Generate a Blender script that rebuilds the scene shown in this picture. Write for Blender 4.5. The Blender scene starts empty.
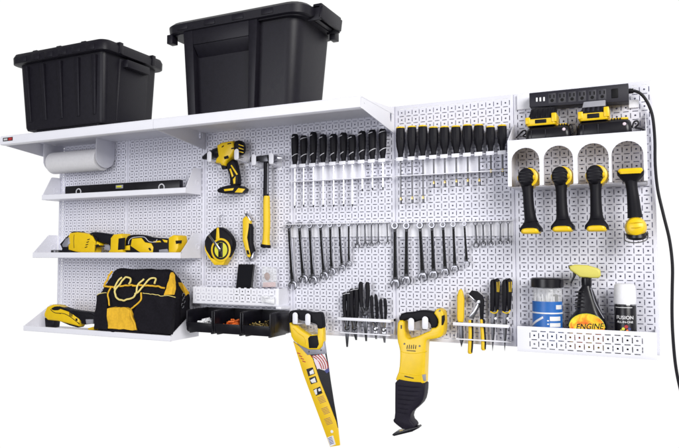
import bpy, bmesh, math, random
from mathutils import Vector, Matrix
random.seed(7)
S = 0.0254                       # the place is laid out in inches
sc = bpy.context.scene
C = sc.collection

# ------------------------------------------------------------------ camera
CAMX, CAMY, CAMZ, YAW, PITCH, F, OX, OY = 94.597, -85.359, 11.772, -0.45387, 0.05158, 657.63, -16.6, -5.22

def ray(u, v):
    X = (u-339.5-OX)/F; Zc = -(v-224-OY)/F
    c, s = math.cos(PITCH), math.sin(PITCH)
    y = c-s*Zc; z = s+c*Zc
    c, s = math.cos(YAW), math.sin(YAW)
    return Vector((c*X+s*y, -s*X+c*y, z))

def P(u, v, d):
    """point of the photograph that lies d inches in front of the pegboard"""
    r = ray(u, v); t = (-d-CAMY)/r.y
    return Vector((CAMX+t*r.x, -d, CAMZ+t*r.z))

def PX(u, v, X):
    r = ray(u, v); t = (X-CAMX)/r.x
    return Vector((X, CAMY+t*r.y, CAMZ+t*r.z))

def crop(x0, y0, s):
    return lambda x, y: (x0+x/s, y0+y/s)

# ------------------------------------------------------------------ materials
def mat(name, col, rough=.5, metal=0., bump=0., scale=60., var=.06, coat=0., trans=0., spec=.5, alpha=1., stretch=None):
    m = bpy.data.materials.new(name); m.use_nodes = True
    nt = m.node_tree; b = nt.nodes['Principled BSDF']
    b.inputs['Roughness'].default_value = rough
    b.inputs['Metallic'].default_value = metal
    b.inputs['Coat Weight'].default_value = coat
    b.inputs['Transmission Weight'].default_value = trans
    b.inputs['Specular IOR Level'].default_value = spec
    b.inputs['Alpha'].default_value = alpha
    tc = nt.nodes.new('ShaderNodeTexCoord'); n = nt.nodes.new('ShaderNodeTexNoise')
    n.inputs['Scale'].default_value = scale; n.inputs['Detail'].default_value = 4
    src = tc.outputs['Object']
    if stretch:
        mp = nt.nodes.new('ShaderNodeMapping'); mp.inputs['Scale'].default_value = stretch
        nt.links.new(src, mp.inputs['Vector']); src = mp.outputs['Vector']
    nt.links.new(src, n.inputs['Vector'])
    r = nt.nodes.new('ShaderNodeValToRGB')
    r.color_ramp.elements[0].position = .3; r.color_ramp.elements[1].position = .7
    r.color_ramp.elements[0].color = tuple(max(0, c*(1-var)) for c in col)+(1,)
    r.color_ramp.elements[1].color = tuple(min(1, c*(1+var)) for c in col)+(1,)
    nt.links.new(n.outputs['Fac'], r.inputs['Fac']); nt.links.new(r.outputs['Color'], b.inputs['Base Color'])
    mr = nt.nodes.new('ShaderNodeMapRange')
    mr.inputs['To Min'].default_value = max(0.02, rough-.06); mr.inputs['To Max'].default_value = min(1, rough+.06)
    nt.links.new(n.outputs['Fac'], mr.inputs['Value']); nt.links.new(mr.outputs['Result'], b.inputs['Roughness'])
    if bump:
        n2 = nt.nodes.new('ShaderNodeTexNoise'); n2.inputs['Scale'].default_value = scale*8
        nt.links.new(tc.outputs['Object'], n2.inputs['Vector'])
        bp = nt.nodes.new('ShaderNodeBump'); bp.inputs['Strength'].default_value = bump; bp.inputs['Distance'].default_value = .0006
        nt.links.new(n2.outputs['Fac'], bp.inputs['Height']); nt.links.new(bp.outputs['Normal'], b.inputs['Normal'])
    return m

M = {}
M['panel']   = mat('white powder coated steel', (.74, .74, .83), .45, bump=.08, scale=20, var=.015)
M['white']   = mat('smooth white powder coat', (.82, .82, .885), .4, bump=.06, scale=25, var=.012)
M['wall']    = mat('grey backing board', (.45, .45, .56), .8, scale=8)
M['tote'] = mat('black moulded polypropylene', (.0075, .0065, .0115), .46, bump=.35, scale=70, var=.15, spec=.28)
M['black'] = mat('black rubber grip', (.006, .0055, .009), .55, bump=.2, scale=60, var=.2, spec=.2)
M['gloss'] = mat('black glossy plastic', (.005, .0045, .008), .32, scale=40, var=.2, spec=.4)
M['bootblk'] = mat('ribbed dark rubber boot', (.011, .009, .018), .55, bump=.2, scale=40, var=.2, spec=.2)
M['yellow']  = mat('yellow nylon housing', (.83, .55, .005), .36, bump=.08, scale=45, var=.04)
M['yellowgrip'] = mat('yellow rubber', (.83, .55, .010), .5, bump=.1, scale=45, var=.05)
M['sleeve']  = mat('printed yellow card sleeve', (.82, .53, .006), .45, scale=20, var=.04)
M['steel']   = mat('brushed chrome steel', (.42, .42, .45), .2, 1., scale=30, var=.1)
M['shaft']   = mat('polished driver shaft', (.66, .66, .70), .25, 1., scale=30, var=.05)
M['darksteel'] = mat('dark oiled steel', (.09, .09, .10), .32, .9, scale=40, var=.2)
M['grey']    = mat('grey moulded plastic', (.30, .30, .34), .5, scale=40)
M['silver']  = mat('grey cast plate', (.36, .36, .42), .4, .5, scale=40)
M['ring']    = mat('pale grip inlay', (.62, .62, .66), .5, scale=40)
M['wrench'] = mat('dark chrome wrench steel', (.20, .20, .22), .2, 1., scale=40, var=.2)
M['paper']   = mat('white paper towel', (.82, .81, .83), .9, bump=.9, scale=90, var=.03)
M['fabric'] = mat('black woven nylon', (.009, .008, .012), .8, bump=.8, scale=120, var=.25, spec=.15)
M['fabricY'] = mat('yellow woven nylon', (.80, .46, .02), .8, bump=.6, scale=120, var=.1)
M['cord']    = mat('pale yellow cord', (.80, .66, .22), .7, bump=.4, scale=120)
M['strip'] = mat('dark grey power strip plastic', (.016, .015, .024), .5, bump=.15, scale=70, spec=.3)
M['outlet']  = mat('outlet face plastic', (.035, .034, .045), .5)
M['socket']  = mat('socket black', (.004, .004, .005), .6, spec=.2)
M['blue']    = mat('blue printed label', (.020, .14, .48), .4, scale=18, var=.15)
M['navy']    = mat('navy printed label', (.010, .05, .18), .4, scale=18, var=.15)
M['labelw']  = mat('white printed label', (.78, .78, .80), .45)
M['lime']    = mat('pale lime sprayer plastic', (.66, .60, .12), .45, scale=20, var=.05)
M['limeY']   = mat('lime yellow plastic', (.72, .70, .04), .4, scale=30)
M['red']     = mat('red print', (.42, .03, .03), .5)
M['orange']  = mat('orange plastic', (.80, .16, .02), .45)
M['brass']   = mat('brass fasteners', (.65, .50, .20), .3, .9, scale=60, var=.3)
M['capw']    = mat('white plastic cap', (.84, .84, .88), .4)
M['flagblue']= mat('blue print', (.06, .07, .25), .5)
M['brown']   = mat('brown leather tag', (.30, .15, .11), .6)
M['pink']    = mat('pale pink card', (.65, .45, .44), .6)
M['clear']   = mat('clear plastic', (.93, .94, .97), .06, trans=0., alpha=.28)
M['screen']  = mat('black phone glass', (.004, .004, .007), .6, scale=20, spec=.15)
M['cable'] = mat('black vinyl cable', (.006, .0055, .009), .45, spec=.3)
M['led']     = mat('pale lens', (.80, .66, .74), .25)

def flame_mat():
    m = bpy.data.materials.new('orange flame label'); m.use_nodes = True
    nt = m.node_tree; b = nt.nodes['Principled BSDF']; b.inputs['Roughness'].default_value = .35
    tc = nt.nodes.new('ShaderNodeTexCoord'); n = nt.nodes.new('ShaderNodeTexNoise')
    n.inputs['Scale'].default_value = 28; n.inputs['Detail'].default_value = 3; n.inputs['Distortion'].default_value = 1.2
    nt.links.new(tc.outputs['Object'], n.inputs['Vector'])
    r = nt.nodes.new('ShaderNodeValToRGB'); e = r.color_ramp.elements
    e[0].position = .36; e[0].color = (.78, .12, .005, 1); e[1].position = .62; e[1].color = (.90, .74, .03, 1)
    x = e.new(.48); x.color = (.88, .40, .01, 1)
    nt.links.new(n.outputs['Fac'], r.inputs['Fac']); nt.links.new(r.outputs['Color'], b.inputs['Base Color'])
    return m
M['flame'] = flame_mat()

# ------------------------------------------------------------------ mesh builder (inches)
def chaikin(pts, n):
    for _ in range(n):
        o = []
        for i in range(len(pts)):
            a = pts[i]; b = pts[(i+1) % len(pts)]
            o.append((a[0]*.75+b[0]*.25, a[1]*.75+b[1]*.25)); o.append((a[0]*.25+b[0]*.75, a[1]*.25+b[1]*.75))
        pts = o
    return pts

def spline(pts, k=6):
    pts = [Vector(p) for p in pts]; out = []
    for i in range(len(pts)-1):
        p0 = pts[max(i-1, 0)]; p1 = pts[i]; p2 = pts[i+1]; p3 = pts[min(i+2, len(pts)-1)]
        for j in range(k):
            t = j/k
            out.append(.5*((2*p1)+(p2-p0)*t+(2*p0-5*p1+4*p2-p3)*t*t+(3*p1-p0-3*p2+p3)*t**3))
    out.append(pts[-1]); return out

class MB:
    def __init__(self): self.bm = bmesh.new()
    def merge(self, b, bev=0, seg=2, caps=None):
        bmesh.ops.recalc_face_normals(b, faces=b.faces)
        if bev:
            if caps: ed = list({e for f in caps if f.is_valid for e in f.edges})
            else: ed = [e for e in b.edges if len(e.link_faces) == 2 and e.calc_face_angle(0) > .5]
            bmesh.ops.bevel(b, geom=ed, offset=bev, segments=seg, affect='EDGES', clamp_overlap=True, profile=.5)
        me = bpy.data.meshes.new('tmp'); b.to_mesh(me); b.free()
        self.bm.from_mesh(me); bpy.data.meshes.remove(me)
    def box(self, x0, x1, y0, y1, z0, z1, bev=0, seg=2, M4=None):
        b = bmesh.new(); bmesh.ops.create_cube(b, size=1)
        for v in b.verts: v.co = Vector(((x0+x1)/2+v.co.x*(x1-x0), (y0+y1)/2+v.co.y*(y1-y0), (z0+z1)/2+v.co.z*(z1-z0)))
        if M4: bmesh.ops.transform(b, matrix=M4, verts=b.verts)
        self.merge(b, bev, seg); return self
    def hexa(self, p, bev=0, seg=2):
        """eight points: bottom four in order, then top four"""
        b = bmesh.new(); v = [b.verts.new(q) for q in p]
        for f in ((0,1,2,3), (4,5,6,7), (0,1,5,4), (1,2,6,5), (2,3,7,6), (3,0,4,7)): b.faces.new([v[i] for i in f])
        self.merge(b, bev, seg); return self
    def prism(self, pts, a0, a1, axis='y', bev=0, seg=2, smooth=0, caponly=False, taper=None):
        if smooth: pts = chaikin(pts, smooth)
        b = bmesh.new()
        mk = {'y': lambda p, a: (p[0], a, p[1]), 'x': lambda p, a: (a, p[0], p[1]), 'z': lambda p, a: (p[0], p[1], a)}[axis]
        A = [b.verts.new(mk(p, a0)) for p in pts]; B = [b.verts.new(mk(p, a1)) for p in pts]
        caps = [b.faces.new(A), b.faces.new(B)]
        for i in range(len(pts)):
            j = (i+1) % len(pts); b.faces.new((A[i], A[j], B[j], B[i]))
        self.merge(b, bev, seg, caps if caponly else None); return self
    def trace(self, cf, pts, d, t, bev=.05, seg=2, smooth=0, caponly=True):
        """outline read at depth d, given thickness t about that depth"""
        q = []
        for p in pts:
            w = P(*cf(*p), d); q.append((w.x, w.z))
        return self.prism(q, -(d+t/2), -(d-t/2), 'y', bev, seg, smooth, caponly)
    def lathe(self, prof, p0, axis=(0, 0, 1), n=16, sx=1., sy=1., cap=True):
        ax = Vector(axis).normalized(); q = ax.to_track_quat('Z', 'Y'); p0 = Vector(p0)
        if abs(ax.z) > .999: q = Matrix.Identity(3).to_quaternion() if ax.z > 0 else Matrix.Rotation(math.pi, 3, 'X').to_quaternion()
        b = bmesh.new(); R = []
        for t, r in prof:
            ring = []
            for k in range(n):
                a = 2*math.pi*k/n
                ring.append(b.verts.new(p0+q @ Vector((r*sx*math.cos(a), r*sy*math.sin(a), t))))
            R.append(ring)
        for i in range(len(R)-1):
            for k in range(n): b.faces.new((R[i][k], R[i][(k+1) % n], R[i+1][(k+1) % n], R[i+1][k]))
        if cap: b.faces.new(R[0]); b.faces.new(R[-1])
        self.merge(b); return self
    def tube(self, pts, r, n=8, closed=False, flat=None):
        pts = [Vector(p) for p in pts]; b = bmesh.new(); R = []; up = Vector((0, 0, 1)); N = len(pts)
        for i, p in enumerate(pts):
            a = pts[(i-1) % N] if (closed or i > 0) else p; c = pts[(i+1) % N] if (closed or i < N-1) else p
            t = (c-a).normalized()
            if i == 0:
                u = t.cross(up)
                if u.length < .1: u = t.cross(Vector((0, 1, 0)))
            else: u = u-t*u.dot(t)
            u.normalize(); w = t.cross(u)
            rr = r[i] if isinstance(r, (list, tuple)) else r
            R.append([b.verts.new(p+u*rr*math.cos(2*math.pi*k/n)+w*rr*math.sin(2*math.pi*k/n)) for k in range(n)])
        for i in range(N if closed else N-1):
            A, B = R[i], R[(i+1) % N]
            for k in range(n): b.faces.new((A[k], A[(k+1) % n], B[(k+1) % n], B[k]))
        if not closed: b.faces.new(R[0]); b.faces.new(R[-1])
        self.merge(b); return self
    def loft(self, levels, seg=5, bev=0):
        """levels of (z, x0, x1, y0, y1, r): rounded rectangles"""
        b = bmesh.new(); R = []
        for z, x0, x1, y0, y1, r in levels:
            ring = []
            for cx, cy, a0 in ((x1-r, y1-r, 0), (x0+r, y1-r, 90), (x0+r, y0+r, 180), (x1-r, y0+r, 270)):
                for k in range(seg+1):
                    a = math.radians(a0+90*k/seg); ring.append(b.verts.new((cx+r*math.cos(a), cy+r*math.sin(a), z)))
            R.append(ring)
        n = len(R[0])
        for i in range(len(R)-1):
            for k in range(n): b.faces.new((R[i][k], R[i][(k+1) % n], R[i+1][(k+1) % n], R[i+1][k]))
        b.faces.new(R[0]); b.faces.new(R[-1]); self.merge(b, bev); return self
    def raw(self, verts, faces):
        b = bmesh.new(); v = [b.verts.new(p) for p in verts]
        for f in faces: b.faces.new([v[i] for i in f])
        self.merge(b); return self
    def build(self, name, m, parent=None, origin=(0, 0, 0), ang=.6, loc=True):
        o0 = ORG[parent.name] if parent else Vector(origin)
        bm = self.bm
        for v in bm.verts: v.co = (v.co-o0)*S
        for f in bm.faces: f.smooth = True
        for e in bm.edges:
            if len(e.link_faces) == 2 and e.calc_face_angle(0) > ang: e.smooth = False
        me = bpy.data.meshes.new(name); bm.to_mesh(me); bm.free(); me.materials.append(m)
        o = bpy.data.objects.new(name, me); C.objects.link(o)
        if parent: o.parent = parent
        else: o.location = o0*S
        ORG[o.name] = o0
        return o
ORG = {}

def tag(o, label, cat, group=None):
    o['label'] = label; o['category'] = cat
    if group: o['group'] = group
    return o
def thing(name, label, cat, origin, group=None):
    o = bpy.data.objects.new(name, None); C.objects.link(o); o.empty_display_size = .02
    o.location = Vector(origin)*S; ORG[o.name] = Vector(origin); return tag(o, label, cat, group)
def copy_tree(o, parent=None):
    c = o.copy(); C.objects.link(c); ORG[c.name] = ORG[o.name]
    if parent: c.parent = parent
    for ch in [k for k in C.objects if k.parent == o]: copy_tree(ch, c)
    return c

def text_geo(body, size, bold=.0):
    cu = bpy.data.curves.new('t', 'FONT'); cu.body = body; cu.size = size; cu.align_x = 'CENTER'; cu.align_y = 'CENTER'
    cu.extrude = .012; cu.offset = bold; cu.resolution_u = 3
    o = bpy.data.objects.new('t', cu); C.objects.link(o)
    dg = bpy.context.evaluated_depsgraph_get(); me = bpy.data.meshes.new_from_object(o.evaluated_get(dg))
    V = [v.co.copy() for v in me.vertices]; Fc = [tuple(p.vertices) for p in me.polygons]
    bpy.data.objects.remove(o); bpy.data.curves.remove(cu); bpy.data.meshes.remove(me)
    return V, Fc
def text_on(mb, body, size, fn, bold=.0):
    V, Fc = text_geo(body, size, bold); b = bmesh.new(); vs = [b.verts.new(fn(v)) for v in V]
    for f in Fc:
        try: b.faces.new([vs[i] for i in f])
        except ValueError: pass
    me = bpy.data.meshes.new('tmp'); b.to_mesh(me); b.free(); mb.bm.from_mesh(me); bpy.data.meshes.remove(me)

ORD = ['first', 'second', 'third', 'fourth', 'fifth', 'sixth', 'seventh', 'eighth', 'ninth', 'tenth', 'eleventh', 'twelfth']

# ------------------------------------------------------------------ backing and pegboards
bk = MB(); bk.box(.4, 95.6, .72, 1.4, .4, 31.6, .02)
b_ = bk.build('wall', M['wall']); b_['kind'] = 'structure'

def perforated(W, H, x0, x1, z0, z1, m0=.08, dots_x=None, thick=.06, flange=.7, rim=.08):
    """punched sheet in local (x, z), front face at y = 0, holes at whole inches x0..x1, z0..z1"""
    off = (.43, -.33, -.13, -.055, .055, .13, .33)
    def lines(n0, n1, L):
        s = {round(m0, 4), round(L-m0, 4)}
        s.update((round(n0-.55, 4), round(n0-.45, 4)))
        for k in range(n0, n1+1):
            for q in (-.45, -.31, -.11, -.046, .046, .11, .31, .45, .55): s.add(round(k+q, 4))
        return sorted(v for v in s if m0-1e-6 <= v <= L-m0+1e-6)
    xs = lines(x0, x1, W); zs = lines(z0, z1, H)
    b = bmesh.new(); V = {}
    def vv(i, j):
        if (i, j) not in V: V[i, j] = b.verts.new((xs[i], 0, zs[j]))
        return V[i, j]
    for i in range(len(xs)-1):
        cx = (xs[i]+xs[i+1])/2; kx = round(cx); fx = cx-kx; hx = math.floor(cx)+.5
        for j in range(len(zs)-1):
            cz = (zs[j]+zs[j+1])/2; kz = round(cz); fz = cz-kz
            inx = x0 <= kx <= x1; inz = z0 <= kz <= z1
            if inx and inz and abs(fx) < .11 and abs(fz) < .11:
                if abs(fx) > .046 and abs(fz) > .046:
                    a, c, d, e = vv(i, j), vv(i+1, j), vv(i+1, j+1), vv(i, j+1)
                    if fx > 0 and fz > 0: b.faces.new((c, d, e))
                    elif fx < 0 and fz > 0: b.faces.new((a, d, e))
                    elif fx < 0: b.faces.new((a, c, e))
                    else: b.faces.new((a, c, d))
                continue
            if x0-.6 < cx < x1+.6 and inz and abs(abs(fx)-.5) < .05 and abs(fz) < .31: continue
            if z0-.6 < cz < z1+.6 and inx and abs(abs(fz)-.5) < .05 and abs(fx) < .31: continue
            b.faces.new((vv(i, j), vv(i+1, j), vv(i+1, j+1), vv(i, j+1)))
    outer = []; inner = []
    for e in b.edges:
        if len(e.link_faces) == 1:
            c = (e.verts[0].co+e.verts[1].co)/2
            (outer if c.x < m0+.001 or c.x > W-m0-.001 or c.z < m0+.001 or c.z > H-m0-.001 else inner).append(e)
    r = bmesh.ops.extrude_edge_only(b, edges=inner)
    for v in r['geom']:
        if isinstance(v, bmesh.types.BMVert): v.co.y += thick
    def ext(edges, grow, dy):
        r = bmesh.ops.extrude_edge_only(b, edges=edges)
        for v in r['geom']:
            if isinstance(v, bmesh.types.BMVert):
                x, z = v.co.x, v.co.z
                if grow:
                    if x < W/2 and x < m0+.02: v.co.x = x-grow
                    if x > W/2 and x > W-m0-.02: v.co.x = x+grow
                    if z < m0+.02: v.co.z = z-grow
                    if z > H-m0-.02: v.co.z = z+grow
                v.co.y += dy
        return [g for g in r['geom'] if isinstance(g, bmesh.types.BMEdge)]
    o2 = ext(outer, rim*.65, rim*.25); 
    r = bmesh.ops.extrude_edge_only(b, edges=o2)
    for v in r['geom']:
        if isinstance(v, bmesh.types.BMVert):
            x, z = v.co.x, v.co.z
            if x < rim*.5: v.co.x = 0
            if x > W-rim*.5: v.co.x = W
            if z < rim*.5: v.co.z = 0
            if z > H-rim*.5: v.co.z = H
            v.co.y += rim*.75
    o3 = [g for g in r['geom'] if isinstance(g, bmesh.types.BMEdge)]
    if flange: ext(o3, 0, flange)
    mb = MB(); me = bpy.data.meshes.new('tmp'); b.to_mesh(me); b.free(); mb.bm.from_mesh(me); bpy.data.meshes.remove(me)
    bmesh.ops.recalc_face_normals(mb.bm, faces=mb.bm.faces)
    return mb

pl = ['white perforated pegboard panel behind the paper towel roll and the grinder',
      'white perforated pegboard panel behind the right half of the lower shelves and tool bag',
      'white perforated pegboard panel behind the drill, the hammer and the tape measure',
      'white perforated pegboard panel behind the ringed screwdrivers and the hand saw handle',
      'white perforated pegboard panel behind the yellow topped nut drivers',
      'white perforated pegboard panel behind the chargers, the spray bottle and the paint can']
proto = perforated(15.96, 32, 1, 15, 1, 31).build('pegboard_panel', M['panel'], None)
tag(proto, pl[0], 'pegboard', 'pegboard panels side by side'); proto.location = (0.02*S, 0, 0)
for k in range(1, 6):
    o = proto.copy(); C.objects.link(o); o.location = ((16*k+.02)*S, 0, 0); o['label'] = pl[k]

# ------------------------------------------------------------------ top shelves
def top_shelf(x0, x1, label):
    t = thing('top_shelf', label, 'shelf', (x0, 0, 29.4), 'long white shelves above the pegboard')
    m = MB()
    pr = [(-.1, 30.95), (-11.9, 30.95), (-12.12, 30.9), (-12.25, 30.75), (-12.3, 30.5), (-12.3, 29.7), (-12.25, 29.5), (-12.1, 29.42), (-11.3, 29.42),
          (-11.3, 29.5), (-12.05, 29.52), (-12.18, 29.7), (-12.18, 30.5), (-12.1, 30.7), (-11.9, 30.82), (-.1, 30.82)]
    m.prism(pr, x0, x1, 'x')
    m.build('shelf_board', M['white'], t)
    for xa, xb in ((x0+.03, x0+.13), (x1-.13, x1-.03)):
        m = MB()
        pts = [(-12.05, 29.5), (-11.6, 29.46), (-1.2, 28.35), (-.05, 28.2), (-.05, 31.75), (-1.5, 31.7), (-1.9, 31.55), (-11.9, 30.8)]
        # plate with a round hole: ring of quads bridged by bmesh fill
        b = bmesh.new(); o = [b.verts.new((xa, y, z)) for y, z in pts]
        h = [b.verts.new((xa, -1.35+.42*math.cos(k*math.pi/8), 30.3+.72*math.sin(k*math.pi/8))) for k in range(16)]
        es = [b.edges.new((o[i], o[(i+1) % len(o)])) for i in range(len(o))]+[b.edges.new((h[i], h[(i+1) % 16])) for i in range(16)]
        h2 = [b.verts.new((xa, -10.9+.12*math.cos(k*math.pi/4), 30.2+.12*math.sin(k*math.pi/4))) for k in range(8)]
        es += [b.edges.new((h2[i], h2[(i+1) % 8])) for i in range(8)]
        g = bmesh.ops.triangle_fill(b, use_beauty=True, edges=es)
        fs = [f for f in b.faces]
        r = bmesh.ops.extrude_face_region(b, geom=fs)
        for v in r['geom']:
            if isinstance(v, bmesh.types.BMVert): v.co.x = xb
        m.merge(b)
        m.build('end_bracket', M['white'], t)
    return t
ts = top_shelf(0, 31.95, 'long white steel shelf under the ribbed tote, above the paper towel roll')
m = MB(); m.box(.7, 3.0, -12.33, -12.3, 29.95, 30.55, .01); lb = m.build('maker_plate', M['socket'], ts)
m = MB()
for k in range(3): m.box(.95+.3*k, 1.15+.3*k, -12.345, -12.33, 30.08, 30.42)
m.build('plate_print', M['labelw'], lb)
m = MB(); m.box(2.0, 2.85, -12.345, -12.33, 30.05, 30.45); m.build('plate_print', M['red'], lb)
top_shelf(32.0, 64, 'long white steel shelf under the smooth tote, above the drill and hammer')

# ------------------------------------------------------------------ the two totes
t = thing('storage_tote', 'black plastic storage tote with vertical ribs on the left top shelf', 'storage bin', (13.8, -6.5, 30.95), 'black totes on the top shelf')
m = MB()
m.loft([(31.35, 5.6, 22.15, -12.0, -1.2, .7), (31.75, 5.4, 22.3, -12.15, -1.05, .8), (42.6, 4.5, 22.75, -12.7, -.6, .9)])
m.loft([(30.95, 7.2, 20.8, -11.4, -1.8, .5), (31.4, 7.1, 20.9, -11.5, -1.7, .5)])
def fy(z): return -12.15-(z-31.75)/10.85*.55
for xr in (6.9, 10.3, 13.8, 17.3, 20.6):
    k = (xr-13.9)*.06
    m.hexa([(xr-.3, fy(32.6)-.12, 32.6), (xr+.3, fy(32.6)-.12, 32.6), (xr+.22, fy(32.6)+.3, 32.6), (xr-.22, fy(32.6)+.3, 32.6),
            (xr-.45+k, fy(41.5)-.5, 41.5), (xr+.45+k, fy(41.5)-.5, 41.5), (xr+.38+k, fy(41.5)+.3, 41.5), (xr-.38+k, fy(41.5)+.3, 41.5)], .08)
m.hexa([(22.2, -9.6, 31.9), (22.42, -9.4, 31.9), (22.42, -3.2, 31.9), (22.2, -3.0, 31.9), (22.6, -9.6, 41.6), (23.0, -9.4, 41.6), (23.0, -3.2, 41.6), (22.6, -3.0, 41.6)], .06)
m.box(22.6, 23.9, -8.9, -3.8, 40.3, 41.5, .12)
m.build('tote_body', M['tote'], t)
m = MB()
m.loft([(41.9, 3.7, 23.5, -13.4, .2, 1.3), (42.0, 3.5, 23.7, -13.6, .3, 1.4), (43.0, 3.45, 23.75, -13.65, .3, 1.4), (43.55, 3.7, 23.5, -13.4, .1, 1.3), (43.75, 4.3, 22.9, -12.8, -.3, 1.0), (43.5, 4.9, 22.3, -12.2, -.8, .9)])
for k in range(6):
    m.box(5.6+2.9*k, 7.3+2.9*k, -13.72, -13.4, 42.1, 42.95, .06)
for xa in (8., 13.2, 18.4): m.box(xa, xa+1., -13.1, -12.3, 43.4, 43.85, .12)
m.box(22.8, 23.9, -10.6, -9.8, 42.0, 43.75, .1); m.box(22.8, 23.9, -3.2, -2.4, 42.0, 43.75, .1)
m.build('lid', M['tote'], t)

t = thing('storage_tote', 'larger smooth black plastic tote with a recessed front on the right top shelf', 'storage bin', (45, -6, 30.95), 'black totes on the top shelf')
m = MB()
m.loft([(30.95, 36.5, 53.7, -10.6, -1.3, 1.6), (31.3, 36.3, 53.9, -10.7, -1.2, 1.8), (43.2, 35.3, 54.9, -11.2, -.6, 2.0)])
def gy(z): return -10.7-(z-31.3)/12.3*.5
def slab(xa, xb, za, zb, xa2, xb2, th=1.0, slope=0):
    m.hexa([(xa, gy(za)-th+slope, za), (xb, gy(za)-th+slope, za), (xb, gy(za)+.3, za), (xa, gy(za)+.3, za),
            (xa2, gy(zb)-th, zb), (xb2, gy(zb)-th, zb), (xb2, gy(zb)+.3, zb), (xa2, gy(zb)+.3, zb)], .07)
slab(37.6, 38.9, 31.0, 43.5, 37.0, 38.6)
slab(47.5, 48.5, 31.0, 43.5, 47.9, 49.2)
slab(38.95, 47.45, 39.1, 40.7, 38.7, 47.8, 1.0, .97)
slab(38.7, 47.8, 40.75, 43.5, 38.6, 47.9)
m.build('tote_body', M['tote'], t)
m = MB()
m.loft([(42.75, 33.8, 56.0, -12.2, .3, 2.4), (42.85, 33.6, 56.2, -12.4, .4, 2.5), (43.9, 33.5, 56.3, -12.5, .4, 2.5), (44.35, 34.0, 55.8, -12.0, 0, 2.2), (44.2, 34.8, 55.0, -11.2, -.8, 1.8)])
m.loft([(42.6, 34.2, 55.7, -11.9, .1, 2.3), (42.9, 34.2, 55.7, -11.9, .1, 2.3)])
for k in range(4): m.box(36.2+4.6*k, 38.0+4.6*k, -12.54, -12.2, 43.05, 43.8, .05)
m.box(33.9, 34.9, -11.9, -10.6, 41.6, 42.9, .1)
m.box(55.4, 56.3, -3.0, -1.6, 41.7, 43.0, .1)
m.build('lid', M['tote'], t)
m = MB(); m.box(56.0, 57.3, -9.3, -3.0, 43.9, 44.6, .15)
m.hexa([(56.8, -9.3, 42.6), (57.3, -9.3, 42.6), (57.3, -3.0, 42.6), (56.8, -3.0, 42.6), (57.0, -9.3, 44.2), (57.5, -9.3, 44.2), (57.5, -3.0, 44.2), (57.0, -3.0, 44.2)], .12)
m.box(55.2, 57.1, -9.3, -8.9, 42.4, 44.3, .08); m.box(55.2, 57.1, -3.4, -3.0, 42.4, 44.3, .08)
m.build('clip_handle', M['tote'], t)

# ------------------------------------------------------------------ paper towel
t = thing('paper_towel_holder', 'white steel paper towel holder hanging under the left end of the top shelf', 'paper holder', (7, -.1, 25))
for xa in (.95, 13.15):
    m = MB()
    pts = [(-.1, 30.78), (-.1, 28.0)]+[(-2.35+2.1*math.cos(math.radians(-a)), 27.75+1.7*math.sin(math.radians(-a))) for a in range(10, 180, 20)]+[(-4.42, 28.0), (-4.42, 30.78)]
    m.prism(pts, xa, xa+.1, 'x', .02); m.build('side_plate', M['white'], t)
m = MB(); m.box(1.05, 13.15, -.16, -.04, 28.2, 29.3); m.build('back_strip', M['white'], t)
m = MB(); m.lathe([(0, .55), (.05, .62), (11.9, .62), (11.95, .55)], (1.1, -2.5, 27.5), (1, 0, 0), 20); m.build('rod', M['capw'], t)
m = MB(); 
m.lathe([(0, .7), (0, 1.8), (.05, 1.88), (.3, 1.9), (11.0, 1.9), (11.35, 1.88), (11.4, 1.8), (11.4, .7)], (1.35, -2.5, 27.5), (1, 0, 0), 40, cap=False)
m.lathe([(0, .7), (11.4, .7)], (1.35, -2.5, 27.5), (1, 0, 0), 24, cap=False)
o = m.build('paper_towel_roll', M['paper'], None, (7, -2.4, 25.4), .9); tag(o, 'white paper towel roll held between the two plates of the holder', 'paper towel')

# ------------------------------------------------------------------ lower shelves
def tray(x0, x1, z0, dep, lip, hb, topd, label):
    t = thing('tool_shelf', label, 'shelf', (x0, 0, z0), 'shallow white steel shelves on the left panels')
    m = MB()
    m.box(x0+.1, x1-.1, -dep+.08, -.05, z0+.06, z0+.14)
    m.prism([(-dep, z0+.08), (-dep+.06, z0), (-dep+.3, z0), (-dep+.3, z0+.05), (-dep+.1, z0+.08), (-dep+.1, z0+lip-.08), (-dep+.3, z0+lip-.08), (-dep+.3, z0+lip), (-dep+.06, z0+lip), (-dep, z0+lip-.06)], x0, x1, 'x')
    m.build('shelf_tray', M['white'], t)
    for xa in (x0, x1-.1):
        m = MB()
        m.prism([(-dep+.12, z0+.02), (-.05, z0+.02), (-.05, z0+hb-.1), (-.2, z0+hb), (-topd+.15, z0+hb), (-topd-.1, z0+hb-.15), (-dep+.12, z0+lip-.02)], xa, xa+.1, 'x')
        m.lathe([(-.11, .3), (-.11, .5), (.05, .5), (.05, .34), (-.11, .3)], (xa+.1, -1.1, z0+hb*.45), (1, 0, 0), 16, cap=False)
        m.build('end_plate', M['white'], t)
    return t
tray(.3, 31.4, 20.95, 4.0, .88, 4.2, 2.0, 'shallow white shelf holding the black spirit level')
tray(-.1, 31.6, 10.9, 5.3, .92, 4.0, 2.1, 'white shelf in the middle holding two yellow cordless tools')
tray(.1, 31.2, -1.38, 7.0, .85, 4.0, 1.6, 'lowest and deepest white shelf, holding the tool bag')

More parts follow.
